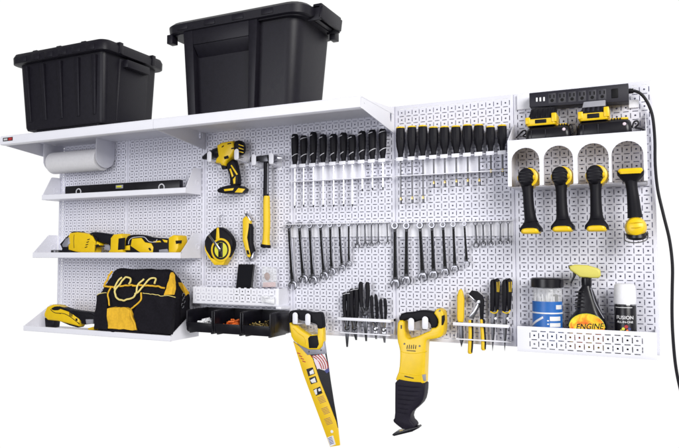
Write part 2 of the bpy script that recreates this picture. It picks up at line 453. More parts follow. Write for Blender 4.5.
t = thing('spirit_level', 'long black spirit level lying on the upper small shelf', 'spirit level', (15, -2.2, 21.1))
a = P(65, 190, 2.6); c = P(179.6, 184, 2.6)
m = MB(); m.box(a.x, c.x, -2.6, -1.7, 21.12, 23.3, .08); m.build('level_frame', M['gloss'], t)
for q, rr in ((78.6, .62), (161.5, .62)):
    w = P(q, 189, 2.6); m = MB()
    m.lathe([(0, rr-.18), (.06, rr-.16), (.06, rr), (0, rr+.02)], (w.x, -2.59, 22.2), (0, -1, 0), 20, cap=False)
    m.build('vial_ring', M['ring'], t)
w = P(119.4, 186.5, 2.6); m = MB(); m.box(w.x-.8, w.x+.8, -2.63, -2.55, 22.4, 23.0, .1); vl = m.build('vial_window', M['grey'], t)
m = MB(); m.lathe([(-.5, .1), (-.45, .16), (.45, .16), (.5, .1)], (w.x, -2.66, 22.7), (1, 0, 0), 12); m.build('bubble_vial', M['limeY'], vl)

# ------------------------------------------------------------------ tools on shelves
G = crop(55, 225, 9.7); G2 = crop(30, 222, 6.79); d = 3.2
t = thing('angle_grinder', 'yellow and black cordless grinder at the left on the middle shelf', 'power tool', (P(85, 250, d).x, -d, 11.05), 'cordless tools on the shelves')
m = MB(); m.trace(G, [(165, 120), (185, 78), (255, 70), (330, 80), (400, 98), (418, 150), (470, 178), (478, 200), (420, 196), (415, 280), (360, 285), (240, 260), (170, 242)], d, 1.9, .32, 3, 0); m.build('gear_housing', M['yellow'], t)
m = MB(); m.trace(G, [(345, 90), (395, 66), (470, 76), (600, 98), (590, 250), (560, 245), (558, 190), (500, 180), (415, 150)], d, 1.5, .35, 3, 1); m.build('grip', M['black'], t)
m = MB(); m.trace(G, [(80, 185), (130, 128), (160, 100), (180, 110), (180, 240), (205, 270), (205, 300), (95, 300), (100, 230)], d, 1.6, .2, 2); m.build('guard', M['black'], t)
m = MB(); m.trace(G2, [(580, 110), (600, 85), (650, 80), (662, 105), (662, 215), (556, 215), (578, 185)], d, 2.3, .2, 2); dk = m.build('battery_dock', M['yellow'], t)
m = MB(); m.trace(G2, [(603, 112), (646, 106), (643, 185), (598, 190)], d+1.15, .12, .03); m.build('dock_slot', M['black'], dk)
m = MB(); m.trace(G, [(490, 190), (560, 195), (555, 250), (495, 240)], d, .9, .1); m.build('trigger', M['grey'], t)
for k in range(4):
    m = MB(); m.trace(G, [(290+8*k, 215-25*k), (312+8*k, 208-25*k), (313+8*k, 215-25*k), (292+8*k, 222-25*k)], d+.98, .1, .01); m.build('vent_slot', M['black'], t)
m = MB(); m.trace(G, [(410, 195), (485, 200), (480, 208), (412, 212)], d+.5, .8, .02); m.build('lever', M['black'], t)
m = MB(); m.trace(G, [(92, 190), (128, 132), (160, 118), (166, 180), (140, 215), (100, 215)], d+.5, 1.2, .15, 2); m.build('gear_head', M['silver'], t)
m = MB(); m.tube(spline([P(*G(x, y), d+.93) for x, y in ((188, 92), (182, 150), (186, 225))], 4), .06, 6); m.tube(spline([P(*G(x, y), d+.93) for x, y in ((345, 95), (392, 120), (400, 175), (395, 250))], 4), .06, 6); m.build('housing_seam', M['black'], t)
m = MB(); m.trace(G, [(394, 128), (412, 122), (414, 150), (398, 155)], d+.9, .14, .02); m.trace(G, [(400, 192), (425, 186), (430, 214), (402, 218)], d+.9, .14, .04); m.build('lever_pivot', M['black'], t)
m = MB(); m.trace(G, [(190, 68), (215, 62), (262, 66), (262, 78), (190, 80)], d, 1.5, .05); m.build('top_cap', M['black'], t)
w = P(59, 252, 3.0); m = MB(); m.lathe([(0, .9), (.06, 1.0), (1.1, 1.0), (1.2, .8)], (w.x+.2, -3.6, 11.05), (0, 0, 1), 24)
o = m.build('grinding_disc', M['darksteel'], None, (w.x, -3, 11.05)); tag(o, 'small dark grinding disc lying beside the grinder', 'grinding disc')

O = crop(120, 225, 9.7)
t = thing('oscillating_tool', 'yellow and black cordless multi tool at the right on the middle shelf', 'power tool', (P(150, 250, d).x, -d, 11.05), 'cordless tools on the shelves')
m = MB(); m.trace(O, [(72, 170), (90, 110), (130, 94), (240, 94), (330, 124), (500, 130), (512, 200), (505, 290), (80, 290)], d, 1.5, .4, 3, 1); m.build('motor_body', M['black'], t)
m = MB(); m.trace(O, [(150, 132), (240, 125), (275, 168), (335, 178), (356, 215), (350, 275), (240, 275), (136, 205)], d, 1.75, .15, 2, 0); m.build('side_cover', M['yellow'], t)
m = MB(); m.trace(O, [(75, 205), (128, 195), (130, 245), (75, 245)], d, 1.7, .1); m.build('front_collar', M['yellow'], t)
m = MB(); m.trace(O, [(355, 158), (420, 152), (430, 168), (355, 172)], d, 1.6, .05); m.trace(O, [(440, 140), (490, 150), (488, 172), (460, 168)], d, 1.6, .05); m.build('side_inlay', M['yellow'], t)
m = MB(); m.trace(O, [(410, 240), (490, 232), (505, 265), (410, 265)], d, 1.6, .05); m.build('switch', M['grey'], t)
m = MB(); pts = [P(*O(x, y), d+.8) for x, y in ((82, 185), (90, 150), (112, 128), (150, 118), (235, 118), (280, 160), (340, 165), (360, 140))]; m.tube(spline(pts, 4), .06, 6); m.build('grip_line', M['ring'], t)
m = MB(); m.trace(O, [(515, 122), (563, 97), (606, 104), (612, 150), (608, 225), (575, 285), (515, 285)], d, 2.3, .2, 2); dk = m.build('battery_dock', M['yellow'], t)
m = MB(); m.trace(O, [(540, 152), (600, 148), (595, 180), (575, 176), (545, 185)], d+1.15, .12, .02); m.build('dock_slot', M['black'], dk)
m = MB(); m.trace(O, [(275, 225), (292, 220), (305, 245), (290, 250)], d+.88, .12, .02); m.build('lock_button', M['black'], t)

Q = crop(20, 300, 8.595); d = 4.8
t = thing('angle_drill', 'yellow and black cordless right angle tool on the lowest shelf beside the bag', 'power tool', (P(65, 325, d).x, -d, -1.25), 'cordless tools on the shelves')
m = MB(); m.trace(Q, [(238, 110), (262, 55), (310, 36), (355, 42), (450, 85), (500, 120), (545, 160), (532, 225), (460, 206), (350, 178), (270, 172), (238, 140)], d, 1.7, .35, 3, 0); m.build('drill_housing', M['yellow'], t)
m = MB(); m.trace(Q, [(288, 72), (330, 50), (372, 58), (365, 85), (312, 88)], d+.3, 1.35, .12, 2, 1); m.build('top_button', M['black'], t)
m = MB(); m.trace(Q, [(420, 75), (520, 92), (670, 110), (665, 200), (560, 212), (548, 165), (470, 130)], d, 1.6, .35, 3, 1); m.build('grip', M['black'], t)
m = MB(); m.trace(Q, [(238, 150), (322, 172), (314, 236), (245, 230)], d, 1.4, .15); m.build('foot', M['gloss'], t)
m = MB(); m.trace(Q, [(380, 175), (455, 200), (530, 228), (520, 234), (450, 215), (380, 185)], d, 1.3, .05); m.build('paddle', M['black'], t)
m = MB(); m.trace(Q, [(575, 165), (640, 165), (640, 205), (580, 205)], d+.6, .6, .05); m.build('switch', M['grey'], t)
m = MB(); m.trace(Q, [(605, 240), (660, 225), (660, 275), (610, 275)], d+.4, 1.2, .1); m.build('battery_dock', M['yellow'], t)
m = MB(); m.tube(spline([P(*Q(x, y), d+.84) for x, y in ((262, 80), (300, 110), (380, 118), (440, 150), (510, 205))], 4), .06, 6); m.build('housing_seam', M['black'], t)
m = MB(); m.trace(Q, [(478, 160), (492, 158), (496, 178), (482, 180)], d+.84, .12, .02); m.trace(Q, [(342, 112), (352, 112), (352, 120), (342, 120)], d+.84, .12, .02); m.build('housing_screw', M['black'], t)
m = MB(); m.trace(Q, [(360, 52), (448, 82), (520, 120), (500, 122), (440, 96), (362, 70)], d+.2, 1.5, .08); m.build('top_cover', M['black'], t)
for k in range(3):
    m = MB(); m.trace(Q, [(425+10*k, 105+2*k), (430+10*k, 105+2*k), (430+10*k, 140+2*k), (425+10*k, 140+2*k)], d+.86, .08, .0); m.build('vent_slot', M['darksteel'], t)

# ------------------------------------------------------------------ tool bag
t = thing('tool_bag', 'black fabric tool bag with yellow trim on the lowest shelf', 'tool bag', (23.3, -3.6, -1.25))
lv = [(-1.24, 16.3, 30.2, -6.5, -.8, .9), (-.6, 16.0, 30.5, -6.7, -.6, 1.1), (2.5, 15.9, 30.6, -6.8, -.5, 1.1), (5.2, 16.1, 30.4, -6.6, -.7, 1.2),
      (6.6, 16.4, 30.0, -6.0, -1.2, 1.2), (7.8, 16.9, 29.4, -5.2, -1.9, 1.1), (8.7, 17.4, 28.6, -4.6, -2.4, .8), (9.1, 17.9, 27.6, -4.2, -2.7, .6)]
m = MB(); m.loft(lv, 6)
from mathutils import noise
def wob(co):
    n1 = noise.noise_vector(co*.5)*.34+noise.noise_vector(co*Vector((1.5, 1.5, .6)))*.2
    return Vector((n1.x, n1.y, n1.z*.6))
bmesh.ops.subdivide_edges(m.bm, edges=[e for e in m.bm.edges if e.calc_length() > .8], cuts=3, use_grid_fill=True)
bmesh.ops.triangulate(m.bm, faces=[f for f in m.bm.faces if len(f.verts) > 4])
bmesh.ops.subdivide_edges(m.bm, edges=[e for e in m.bm.edges if e.calc_length() > 1.2], cuts=2)
for v in m.bm.verts:
    if v.co.z > -1.1:
        v.co += wob(v.co)
m.build('bag_body', M['fabric'], t, ang=1.4)
def db(u, v):
    d = 6.8
    for _ in range(8):
        w = P(u, v, d); z = w.z
        for i in range(len(lv)-1):
            if lv[i][0] <= z <= lv[i+1][0]:
                k = (z-lv[i][0])/(lv[i+1][0]-lv[i][0]); d = -(lv[i][3]*(1-k)+lv[i+1][3]*k)+.26; break
    return d
Bc = crop(85, 255, 4.717)
def bp(x, y, e=0): u, v = Bc(x, y); return P(u, v, db(u, v)+e)
def patch(name, pts, mtl, e=.1):
    m = MB(); q = [bp(x, y) for x, y in pts]; n = len(q)
    m.raw([p+Vector((0, -e, 0)) for p in q]+[p+Vector((0, .5, 0)) for p in q], [tuple(range(n)), tuple(range(2*n-1, n-1, -1))]+[(i, (i+1) % n, n+(i+1) % n, n+i) for i in range(n)])
    bmesh.ops.triangulate(m.bm, faces=m.bm.faces[:])
    for _ in range(3): bmesh.ops.subdivide_edges(m.bm, edges=[x for x in m.bm.edges if x.calc_length() > .7], cuts=1); bmesh.ops.triangulate(m.bm, faces=[f for f in m.bm.faces if len(f.verts) > 3])
    for v in m.bm.verts: v.co += wob(v.co)
    return m.build(name, mtl, t, ang=1.2)
patch('front_pocket', [(62, 190), (108, 178), (110, 250), (108, 300), (106, 352), (50, 345)], M['fabric'], .25)
patch('front_pocket', [(272, 180), (380, 190), (430, 205), (400, 374), (300, 366), (262, 350), (240, 290), (256, 230)], M['fabric'], .3)
patch('yellow_pocket', [(110, 252), (160, 246), (196, 246), (214, 262), (226, 300), (246, 352), (170, 350), (108, 348)], M['fabricY'], .2)
patch('yellow_gusset', [(378, 186), (396, 130), (410, 82), (420, 140), (414, 192)], M['fabricY'], .12)
def cordline(name, pts, r, mtl, e=.12):
    m = MB(); m.tube([p+wob(p)+Vector((0, -.04, 0)) for p in spline([bp(x, y, e) for x, y in pts], 12)], r*1.3, 8); m.build(name, mtl, t)
cordline('trim', [(98, 150), (140, 146), (200, 144), (290, 143), (376, 156)], .11, M['fabricY'], .05)
cordline('trim', [(92, 150), (106, 110), (126, 76)], .12, M['fabricY'], .05)
cordline('trim', [(124, 150), (112, 190), (118, 240)], .09, M['fabricY'], .2)
cordline('seam', [(274, 180), (330, 186), (380, 190), (428, 203)], .045, M['cord'], .42)
cordline('seam', [(64, 190), (84, 182), (106, 178)], .045, M['cord'], .36)
cordline('trim', [(268, 180), (264, 212), (236, 240), (216, 262), (226, 300), (246, 350)], .10, M['fabricY'], .3)
cordline('zip_cord', [(204, 138), (210, 112), (194, 106), (166, 132), (142, 165), (148, 192), (176, 212), (210, 208), (235, 186), (256, 146), (284, 116)], .11, M['cord'], .35)
cordline('zip_cord', [(142, 160), (150, 130), (176, 106)], .11, M['cord'], .3)
cordline('zip_cord', [(324, 136), (328, 114), (310, 112), (284, 140), (252, 172), (232, 184)], .11, M['cord'], .4)
m = MB(); q = [PX(*Bc(x, y), 30.3) for x, y in ((452, 130), (488, 180), (470, 195))]
m.raw([p+Vector((.25, 0, 0)) for p in q]+[p+Vector((-.5, 0, 0)) for p in q], [(0, 1, 2), (5, 4, 3), (0, 1, 4, 3), (1, 2, 5, 4), (2, 0, 3, 5)]); m.build('yellow_gusset', M['fabricY'], t)
m = MB()
for k, (y, z) in enumerate(((-3.6, 5.2), (-3.5, 4.4), (-3.8, 3.7))):
    m.tube([Vector((30.9, y+.3*math.cos(a*math.pi/6), z+.36*math.sin(a*math.pi/6))) for a in range(12)], .06, 6, True)
m.build('strap_ring', M['steel'], t)
m = MB(); m.box(30.45, 30.8, -4.0, -3.1, .5, 4.8, .12); m.build('side_strap', M['fabric'], t)

# ------------------------------------------------------------------ hooks
def hook_mesh(reach):
    m = MB()
    m.box(-.42, .42, -.1, 0, -1.5, .5, .04)
    m.hexa([(-.3, -reach, -.82), (.3, -reach, -.82), (.3, 0, -1.1), (-.3, 0, -1.1), (-.3, -reach, -.68), (.3, -reach, -.68), (.3, 0, -.95), (-.3, 0, -.95)], .02)
    out = [(.40*math.cos(a), .42+.40*math.sin(a)) for a in [math.pi*k/8 for k in range(9)]]+[(-.40, -.55), (-.3, -.82), (.3, -.82), (.40, -.55)]
    m.prism(out, -reach-.06, -reach+.06, 'y', .04)
    return m
h0 = None
def hook(u, v, d, label):
    global h0
    w = P(u, v, d)
    if h0 is None: h0 = hook_mesh(2.7).build('wall_hook', M['white'], None); o = h0
    else: o = h0.copy(); C.objects.link(o)
    o.location = Vector((w.x, -.01, w.z))*S; tag(o, label, 'hook', 'white tongue hooks on the pegboard')
    o.scale.y = d/2.7; return o
hook(209.4, 156.5, 2.9, 'white hook holding up the chuck end of the hanging drill')
hook(236.6, 154.2, 2.9, 'white hook holding up the rear end of the hanging drill')
hook(253.8, 159.7, 2.5, 'white hook under the face side of the hammer head')
hook(271.3, 158.4, 2.5, 'white hook under the claw side of the hammer head')
hook(295.2, 318.2, 2.8, 'left one of the two white hooks inside the hand saw handle')
hook(307.9, 319.4, 2.8, 'right one of the two white hooks inside the hand saw handle')
hook(411.2, 324.3, 2.9, 'left one of the two white hooks inside the reciprocating saw handle')
hook(425.2, 322.8, 2.9, 'right one of the two white hooks inside the reciprocating saw handle')

# ------------------------------------------------------------------ drill
D = crop(200, 135, 6.9); d = 1.7
t = thing('cordless_drill', 'yellow and black cordless drill hanging by its body on two white hooks', 'drill', (P(228, 175, d).x, -d, P(225, 193, d).z))
m = MB(); m.trace(D, [(135, 76), (170, 55), (245, 44), (258, 110), (240, 145), (204, 182), (192, 216), (165, 212), (158, 198), (125, 196), (130, 168), (146, 150)], d, 1.8, .35, 3, 0); m.build('motor_housing', M['yellow'], t)
a = P(*D(140, 115), d); c = P(*D(22, 158), d); ax = (c-a)
m = MB(); L = ax.length; m.lathe([(0, .78), (.3*L, .80), (.34*L, .72), (.6*L, .70), (.66*L, .62), (.86*L, .45), (L, .25)], a, ax, 20); m.build('chuck', M['gloss'], t)
m = MB(); m.trace(D, [(246, 46), (288, 36), (306, 70), (302, 120), (278, 142), (248, 130)], d, 1.7, .5, 3, 1); rr = m.build('rear_cap', M['black'], t)
m = MB()
for k in range(3): m.trace(D, [(268, 62+24*k), (300, 74+22*k), (300, 80+22*k), (268, 69+24*k)], d+.8, .2, .02)
m.build('vent_stripe', M['yellow'], rr)
for q in ([(150, 80), (165, 70), (165, 78), (152, 88)], [(190, 58), (215, 53), (216, 60), (191, 66)], [(165, 150), (195, 140), (198, 160), (170, 168)], [(215, 90), (240, 84), (242, 92), (217, 99)]):
    m = MB(); m.trace(D, q, d+.88, .1, .01); m.build('vent_slot', M['black'], t)
m = MB(); m.trace(D, [(150, 200), (186, 205), (188, 232), (160, 238)], d, .8, .1); m.build('trigger', M['black'], t)
m = MB(); m.trace(D, [(196, 195), (246, 160), (262, 220), (275, 280), (278, 358), (215, 358), (218, 290), (192, 225)], d, 1.3, .4, 3, 1); hd = m.build('handle', M['black'], t)
m = MB(); m.trace(D, [(204, 236), (214, 230), (232, 282), (222, 292)], d+.62, .14, .03); m.trace(D, [(212, 210), (220, 205), (262, 272), (252, 276)], d+.62, .14, .03); m.trace(D, [(228, 305), (246, 285), (244, 335), (232, 338)], d+.62, .14, .03); m.build('handle_inlay', M['yellow'], hd)
m = MB(); m.trace(D, [(138, 388), (160, 366), (215, 350), (278, 344), (322, 376), (292, 402), (160, 406)], d, 2.2, .3, 3, 1); ft = m.build('battery_pack', M['black'], t)
m = MB(); m.trace(D, [(240, 396), (266, 366), (312, 372), (290, 398)], d+1.05, .16, .04); m.trace(D, [(165, 374), (235, 366), (228, 382), (170, 388)], d+1.05, .12, .02); m.build('battery_inlay', M['yellow'], ft)

# ------------------------------------------------------------------ hammer
H = crop(190, 130, 6.4); T = crop(195, 200, 5.97); d = 1.5
t = thing('claw_hammer', 'black hammer with yellow grip hanging head up between two hooks', 'hammer', (P(267, 200, d).x, -d, P(266, 247, d).z))
m = MB(); a = P(*H(395, 188), d); b2 = P(*H(455, 183), d)
m.lathe([(0, .5), (.08, .56), (.35, .56), (.45, .42), (.9, .42), (1.7, .5)], a, b2-a, 16)
m.trace(H, [(448, 168), (505, 160), (512, 205), (455, 208)], d, .95, .12)
m.build('hammer_head', M['darksteel'], t)
m = MB(); m.trace(H, [(505, 162), (560, 163), (602, 182), (560, 186), (510, 200)], d+.25, .28, .06, 2); m.trace(H, [(505, 162), (560, 163), (602, 182), (560, 186), (510, 200)], d-.25, .28, .06, 2); m.build('claw', M['steel'], t)
m = MB(); q = [P(266.3, 160, d), P(266.3, 175, d), P(266, 190, d), P(266.2, 209, d)]; m.tube(q, [.42, .40, .42, .46], 12); m.build('handle', M['black'], t)
m = MB(); q = [P(267.9, 163, d+.2), P(267.6, 194, d+.2)]; m.tube(q, .09, 6); m.build('handle_strip', M['grey'], t)
m = MB(); q = [P(266.6, 196, d), P(266.6, 206, d), P(266.8, 225, d), P(266.2, 238, d), P(266, 245.5, d)]; m.tube(spline(q, 4), [.46, .48, .5, .52, .52, .53, .54, .54, .54, .53, .53, .53, .53, .56, .6, .64, .68][:17], 14); m.build('grip', M['yellowgrip'], t)
m = MB(); q = [P(266, 244.5, d), P(265.8, 246.3, d), P(265.7, 247.6, d)]; m.tube(q, [.69, .8, .74], 14); m.build('butt_cap', M['black'], t)

# ------------------------------------------------------------------ tape measure and knife
d = 1.1
t = thing('tape_measure', 'round yellow and black tape measure hanging from a small clip', 'tape measure', (P(221, 247, d).x, -d, P(221, 266, d).z))
m = MB(); m.trace(T, [(150, 158), (192, 178), (232, 228), (240, 280), (208, 342), (182, 386), (130, 386), (95, 342), (70, 290), (68, 232), (112, 184)], d, 1.3, .3, 3, 1); m.build('tape_case', M['black'], t)
m = MB(); m.trace(T, [(72, 270), (82, 300), (112, 345), (155, 362), (198, 345), (222, 312), (206, 345), (182, 388), (130, 388), (94, 344), (74, 300)], d, 1.4, .12, 2); m.trace(T, [(140, 235), (144, 172), (150, 164), (158, 172), (162, 235)], d, 1.5, .1); m.build('case_trim', M['yellow'], t)
c = P(*T(156, 298), d+.68); k = 1/6.15
m = MB(); m.lathe([(0, 1.78), (.12, 1.8), (.16, 1.72), (.16, 1.5), (0, 1.48)], c, (0, -1, 0), 28, cap=False); m.build('yellow_ring', M['yellow'], t)
m = MB(); m.lathe([(0, 1.5), (.1, 1.48), (.1, 1.2), (0, 1.18)], c, (0, -1, 0), 28, cap=False); m.build('black_ring', M['gloss'], t)
m = MB(); m.lathe([(-.05, 1.2), (.07, 1.18)], c, (0, -1, 0), 28); m.build('hub', M['limeY'], t)
m = MB(); m.box(c.x-.45, c.x+.35, c.y-.12, c.y, c.z-1.12, c.z+1.12, .03); m.build('hub_bar', M['gloss'], t)
m = MB(); a = P(*T(85, 208), d+.75); b2 = P(*T(152, 300), d+.85); dv = (b2-a); nn = Vector((-dv.z, 0, dv.x)).normalized()*.2
m.hexa([a-nn, b2-nn, b2+nn, a+nn, a-nn+Vector((0, -.1, 0)), b2-nn+Vector((0, -.1, 0)), b2+nn+Vector((0, -.1, 0)), a+nn+Vector((0, -.1, 0))], .03)
m.lathe([(0, .2), (.1, .2)], b2+Vector((0, -.08, 0)), (0, -1, 0), 12); m.build('belt_clip', M['steel'], t)
m = MB()
for x, y, r in ((150, 145, .17), (152, 122, .15), (150, 102, .13)):
    w = P(*T(x, y), .8); m.tube([w+Vector((r*math.cos(a*math.pi/6), .05*math.sin(a*1.3), r*1.25*math.sin(a*math.pi/6))) for a in range(12)], .035, 5, True)
w = P(*T(150, 92), .8); m.tube([w, w+Vector((0, .3, .05)), w+Vector((0, .8, .05))], .05, 6); m.build('hanging_clip', M['steel'], t)

t = thing('utility_knife', 'yellow and black utility knife hanging between tape measure and hammer', 'knife', (P(249, 235, .7).x, -.7, P(250, 260, .7).z))
m = MB(); m.trace(T, [(290, 112), (310, 95), (335, 122), (334, 160), (318, 222), (334, 288), (336, 345), (318, 340), (302, 285), (290, 240)], .7, .75, .18, 3); m.build('knife_body', M['yellow'], t)
m = MB(); m.trace(T, [(328, 130), (344, 160), (344, 258), (356, 305), (344, 332), (328, 285), (318, 225), (326, 165)], .7, .85, .18, 3); m.trace(T, [(310, 300), (322, 300), (328, 325), (316, 325)], .95, .4, .05); m.build('grip_insert', M['black'], t)
m = MB(); m.trace(T, [(300, 82), (314, 78), (340, 122), (328, 128)], .7, .5, .05); m.build('slider_clip', M['steel'], t)
m = MB(); m.trace(T, [(318, 338), (340, 334), (356, 308), (352, 345), (334, 364)], .7, .6, .08); m.build('metal_nose', M['steel'], t)
m = MB(); w = P(*T(316, 95), .5); m.tube([w, w+Vector((0, .4, .1))], .06, 6); m.build('lanyard_peg', M['steel'], t)

# ------------------------------------------------------------------ perforated tray with phone
t = thing('perforated_tray', 'white perforated steel tray holding the phone, above the three black bins', 'tray', (40, -1.5, 4.1))
fm = perforated(15.2, 2.6, 1, 14, 1, 2, .06, flange=.05, rim=.05)
for v in fm.bm.verts: v.co = Vector((v.co.x+32.2, v.co.y-3.0, v.co.z-.2+4.25))
fm.build('perforated_front', M['white'], t)
m = MB(); m.box(32.25, 47.35, -2.95, -.05, 4.05, 4.12); m.box(32.25, 32.33, -2.93, -.05, 4.12, 6.6); m.box(47.27, 47.35, -2.93, -.05, 4.12, 6.6)
m.prism([(-3.0, 4.04), (-3.0, 3.7), (-1.0, 3.55), (-.06, 3.55), (-.06, 4.04)], 46.9, 47.75, 'x', .03)
m.build('tray_pan', M['white'], t)
m = MB(); a = P(236, 288, 1.4); b2 = P(254, 267.5, .5)
xa, xb = P(236.5, 280, 1.2).x, P(252.6, 280, 1.2).x
R_ = Matrix.Translation((0, -1.6, 4.6)) @ Matrix.Rotation(math.radians(-10), 4, 'X')
m.box(xa, xb, -.16, .16, 0, 5.5, .12, 3, R_); ph = m.build('phone_body', M['gloss'], None, (43, -1.4, 4.4))
tag(ph, 'black phone standing upright in the perforated tray', 'phone'); ph.name = 'phone'; ORG['phone'] = Vector((43, -1.4, 4.4))
m = MB(); m.box(xa+.15, xb-.15, -.185, -.16, .3, 5.2, .01, 1, R_); m.build('phone_screen', M['screen'], ph)
q = [(263, 287), (262, 266), (276, 268), (277, 287)]
t = thing('clear_package', 'clear plastic package with a brown tag standing in the tray beside the phone', 'package', (P(270, 287, .9).x, -.9, 4.5))
m = MB(); w = [P(u, v, .9) for u, v in q]; m.prism([(p.x, p.z) for p in w], -1.1, -.7, 'y', .06); m.build('clear_shell', M['clear'], t)
K = crop(225, 260, 8.15)
m = MB(); m.trace(K, [(318, 120), (345, 95), (368, 130), (362, 155), (345, 172), (325, 150)], .95, .2, .06, 2, 1); m.build('brown_tag', M['brown'], t)
m = MB(); m.trace(K, [(312, 182), (412, 180), (412, 220), (308, 222)], .95, .12, .02); m.build('pink_card', M['pink'], t)
m = MB(); u0 = [P(*K(x, y), 3.25) for x, y in ((292, 292), (345, 288), (410, 315), (405, 362), (300, 345))]
m.prism([(p.x, p.z) for p in u0], -3.4, -3.1, 'y', .06); g = m.build('clear_lens_piece', M['clear'], None, tuple(u0[4]))
tag(g, 'small clear plastic lens piece clipped to the front of the perforated tray', 'lens')
m = MB(); m.trace(K, [(308, 296), (345, 292), (356, 308), (326, 312)], 3.3, .3, .04); m.trace(K, [(330, 318), (402, 322), (402, 356), (330, 345)], 3.3, .16, .03); m.build('lens_frame', M['capw'], g)

# ------------------------------------------------------------------ three parts bins
def parts_bin(x0, x1, label):
    t = thing('parts_bin', label, 'bin', ((x0+x1)/2, -3, 0), 'black open front parts bins under the perforated tray')
    m = MB()
    side = [(-.5, .05), (-5.5, .05), (-5.8, .4), (-5.85, 1.4), (-5.7, 3.1), (-5.5, 3.35), (-.5, 3.35)]
    for xa in (x0, x1-.14): m.prism(side, xa, xa+.14, 'x', .03)
    m.box(x0+.14, x1-.14, -5.6, -.5, .08, .2); m.box(x0+.14, x1-.14, -.64, -.5, .2, 3.3)
    m.hexa([(x0+.14, -5.62, .12), (x1-.14, -5.62, .12), (x1-.14, -5.5, .12), (x0+.14, -5.5, .12), (x0+.14, -5.95, 1.42), (x1-.14, -5.95, 1.42), (x1-.14, -5.8, 1.42), (x0+.14, -5.8, 1.42)], .03)
    m.box(x0+.14, x1-.14, -6.08, -5.78, 1.36, 1.52, .05)
    for xa in (x0+.02, x1-.2): m.prism([(-5.75, .4), (-5.95, 1.2), (-5.98, 3.2), (-5.8, 3.3), (-5.6, 3.2)], xa, xa+.2, 'x', .03)
    for xa in (x0+.3, x1-.6): m.box(xa, xa+.3, -5.5, -1, -.12, .07, .03)
    m.box(x1-.02, x1+.05, -4.9, -1.3, .5, 2.9, .03)
    m.build('bin_shell', M['gloss'], t); return t
parts_bin(33.25, 38.0, 'left one of three black open front bins, holding clear pieces')
parts_bin(38.15, 42.9, 'middle one of three black open front bins, holding orange pieces')
parts_bin(43.05, 47.75, 'right one of three black open front bins, holding brass fasteners')
def pile(name, x0, x1, mtl, label, cat, n, kind):
    m = MB()
    for k in range(n):
        x = random.uniform(x0, x1); y = random.uniform(-4.8, -3.4); z = .5+random.uniform(0, 1.5)*(1-abs((x-(x0+x1)/2)/(x1-x0)))
        a = Vector((random.uniform(-1, 1), random.uniform(-1, 1), random.uniform(-.4, .4))).normalized()
        if kind == 's':
            m.lathe([(0, .04), (.9, .05), (.92, .14), (1.0, .1)], (x, y, z), a, 6)
        else:
            R = Matrix.Translation((x, y, z+.1)) @ a.to_track_quat('Z', 'Y').to_matrix().to_4x4()
            m.box(-.25, .25, -.12, .12, -.5, .5, .06, 1, R)
    o = m.build(name, mtl, None, ((x0+x1)/2, -4.4, .2)); tag(o, label, cat); o['kind'] = 'stuff'; return o
pile('clear_plugs', 34.2, 37.2, M['labelw'], 'pile of pale clear pieces in the left black bin', 'small parts', 46, 'b')
pile('orange_plugs', 39.2, 42.0, M['orange'], 'pile of orange pieces in the middle black bin', 'small parts', 44, 'b')
pile('brass_screws', 44.2, 47.0, M['brass'], 'pile of brass screws in the right black bin', 'screws', 70, 's')

# ------------------------------------------------------------------ screwdrivers
def handle_r(h):
    return [(0, .22), (.12, .30), (.35, .33), (.75, .36), (1.1, .44), (h*.42, .50), (h*.6, .545), (h*.8, .555), (h*.9, .54), (h-.15, .48), (h-.04, .38), (h, .2)]
def radius_at(prof, t):
    for i in range(len(prof)-1):
        if prof[i][0] <= t <= prof[i+1][0]:
            k = (t-prof[i][0])/max(1e-6, prof[i+1][0]-prof[i][0]); return prof[i][1]*(1-k)+prof[i+1][1]*k
    return prof[-1][1]
def ringed_driver(top, mid, tip, label):
    t = thing('screwdriver', label, 'screwdriver', mid, 'black screwdrivers with pale grip rings')
    ax = (top-mid); h = ax.length; pr = handle_r(h)
    m = MB(); m.lathe(pr, mid, ax, 16, 1, .95); hd = m.build('handle', M['black'], t)
    ux = ax.normalized(); q = ux.to_track_quat('Z', 'Y') if abs(ux.z) < .999 else Matrix.Identity(3).to_quaternion()
    for fr, tilt in ((.89, .16), (.34, .26)):
        m = MB(); V = []; n = 24
        for k in range(n):
            a = 2*math.pi*k/n
            for dz, dr in ((-.05, .0), (-.05, .03), (.05, .03), (.05, .0)):
                ca, sa = math.cos(a), math.sin(a); z = fr*h+tilt*ca+dz; r = radius_at(pr, z)+dr
                V.append(mid+Matrix.Identity(3) @ Vector((r*ca, r*.95*sa, 0))+ux*z)
        F_ = []
        for k in range(n):
            for j in range(3): F_.append((4*k+j, 4*((k+1) % n)+j, 4*((k+1) % n)+j+1, 4*k+j+1))
        m.raw(V, F_); m.build('grip_ring', M['ring'], hd)
    sx = (tip-mid); L = sx.length
    m = MB(); m.lathe([(-.1, .15), (.1, .15), (.12, .125), (L-.5, .12), (L-.3, .12), (L-.05, .08), (L, .05)], mid, sx, 10); m.build('shaft', M['shaft'], t)
    m = MB(); m.lathe([(L-.34, .126), (L-.06, .09), (L+.02, .05)], mid, sx, 10); m.build('shaft_tip', M['darksteel'], t)

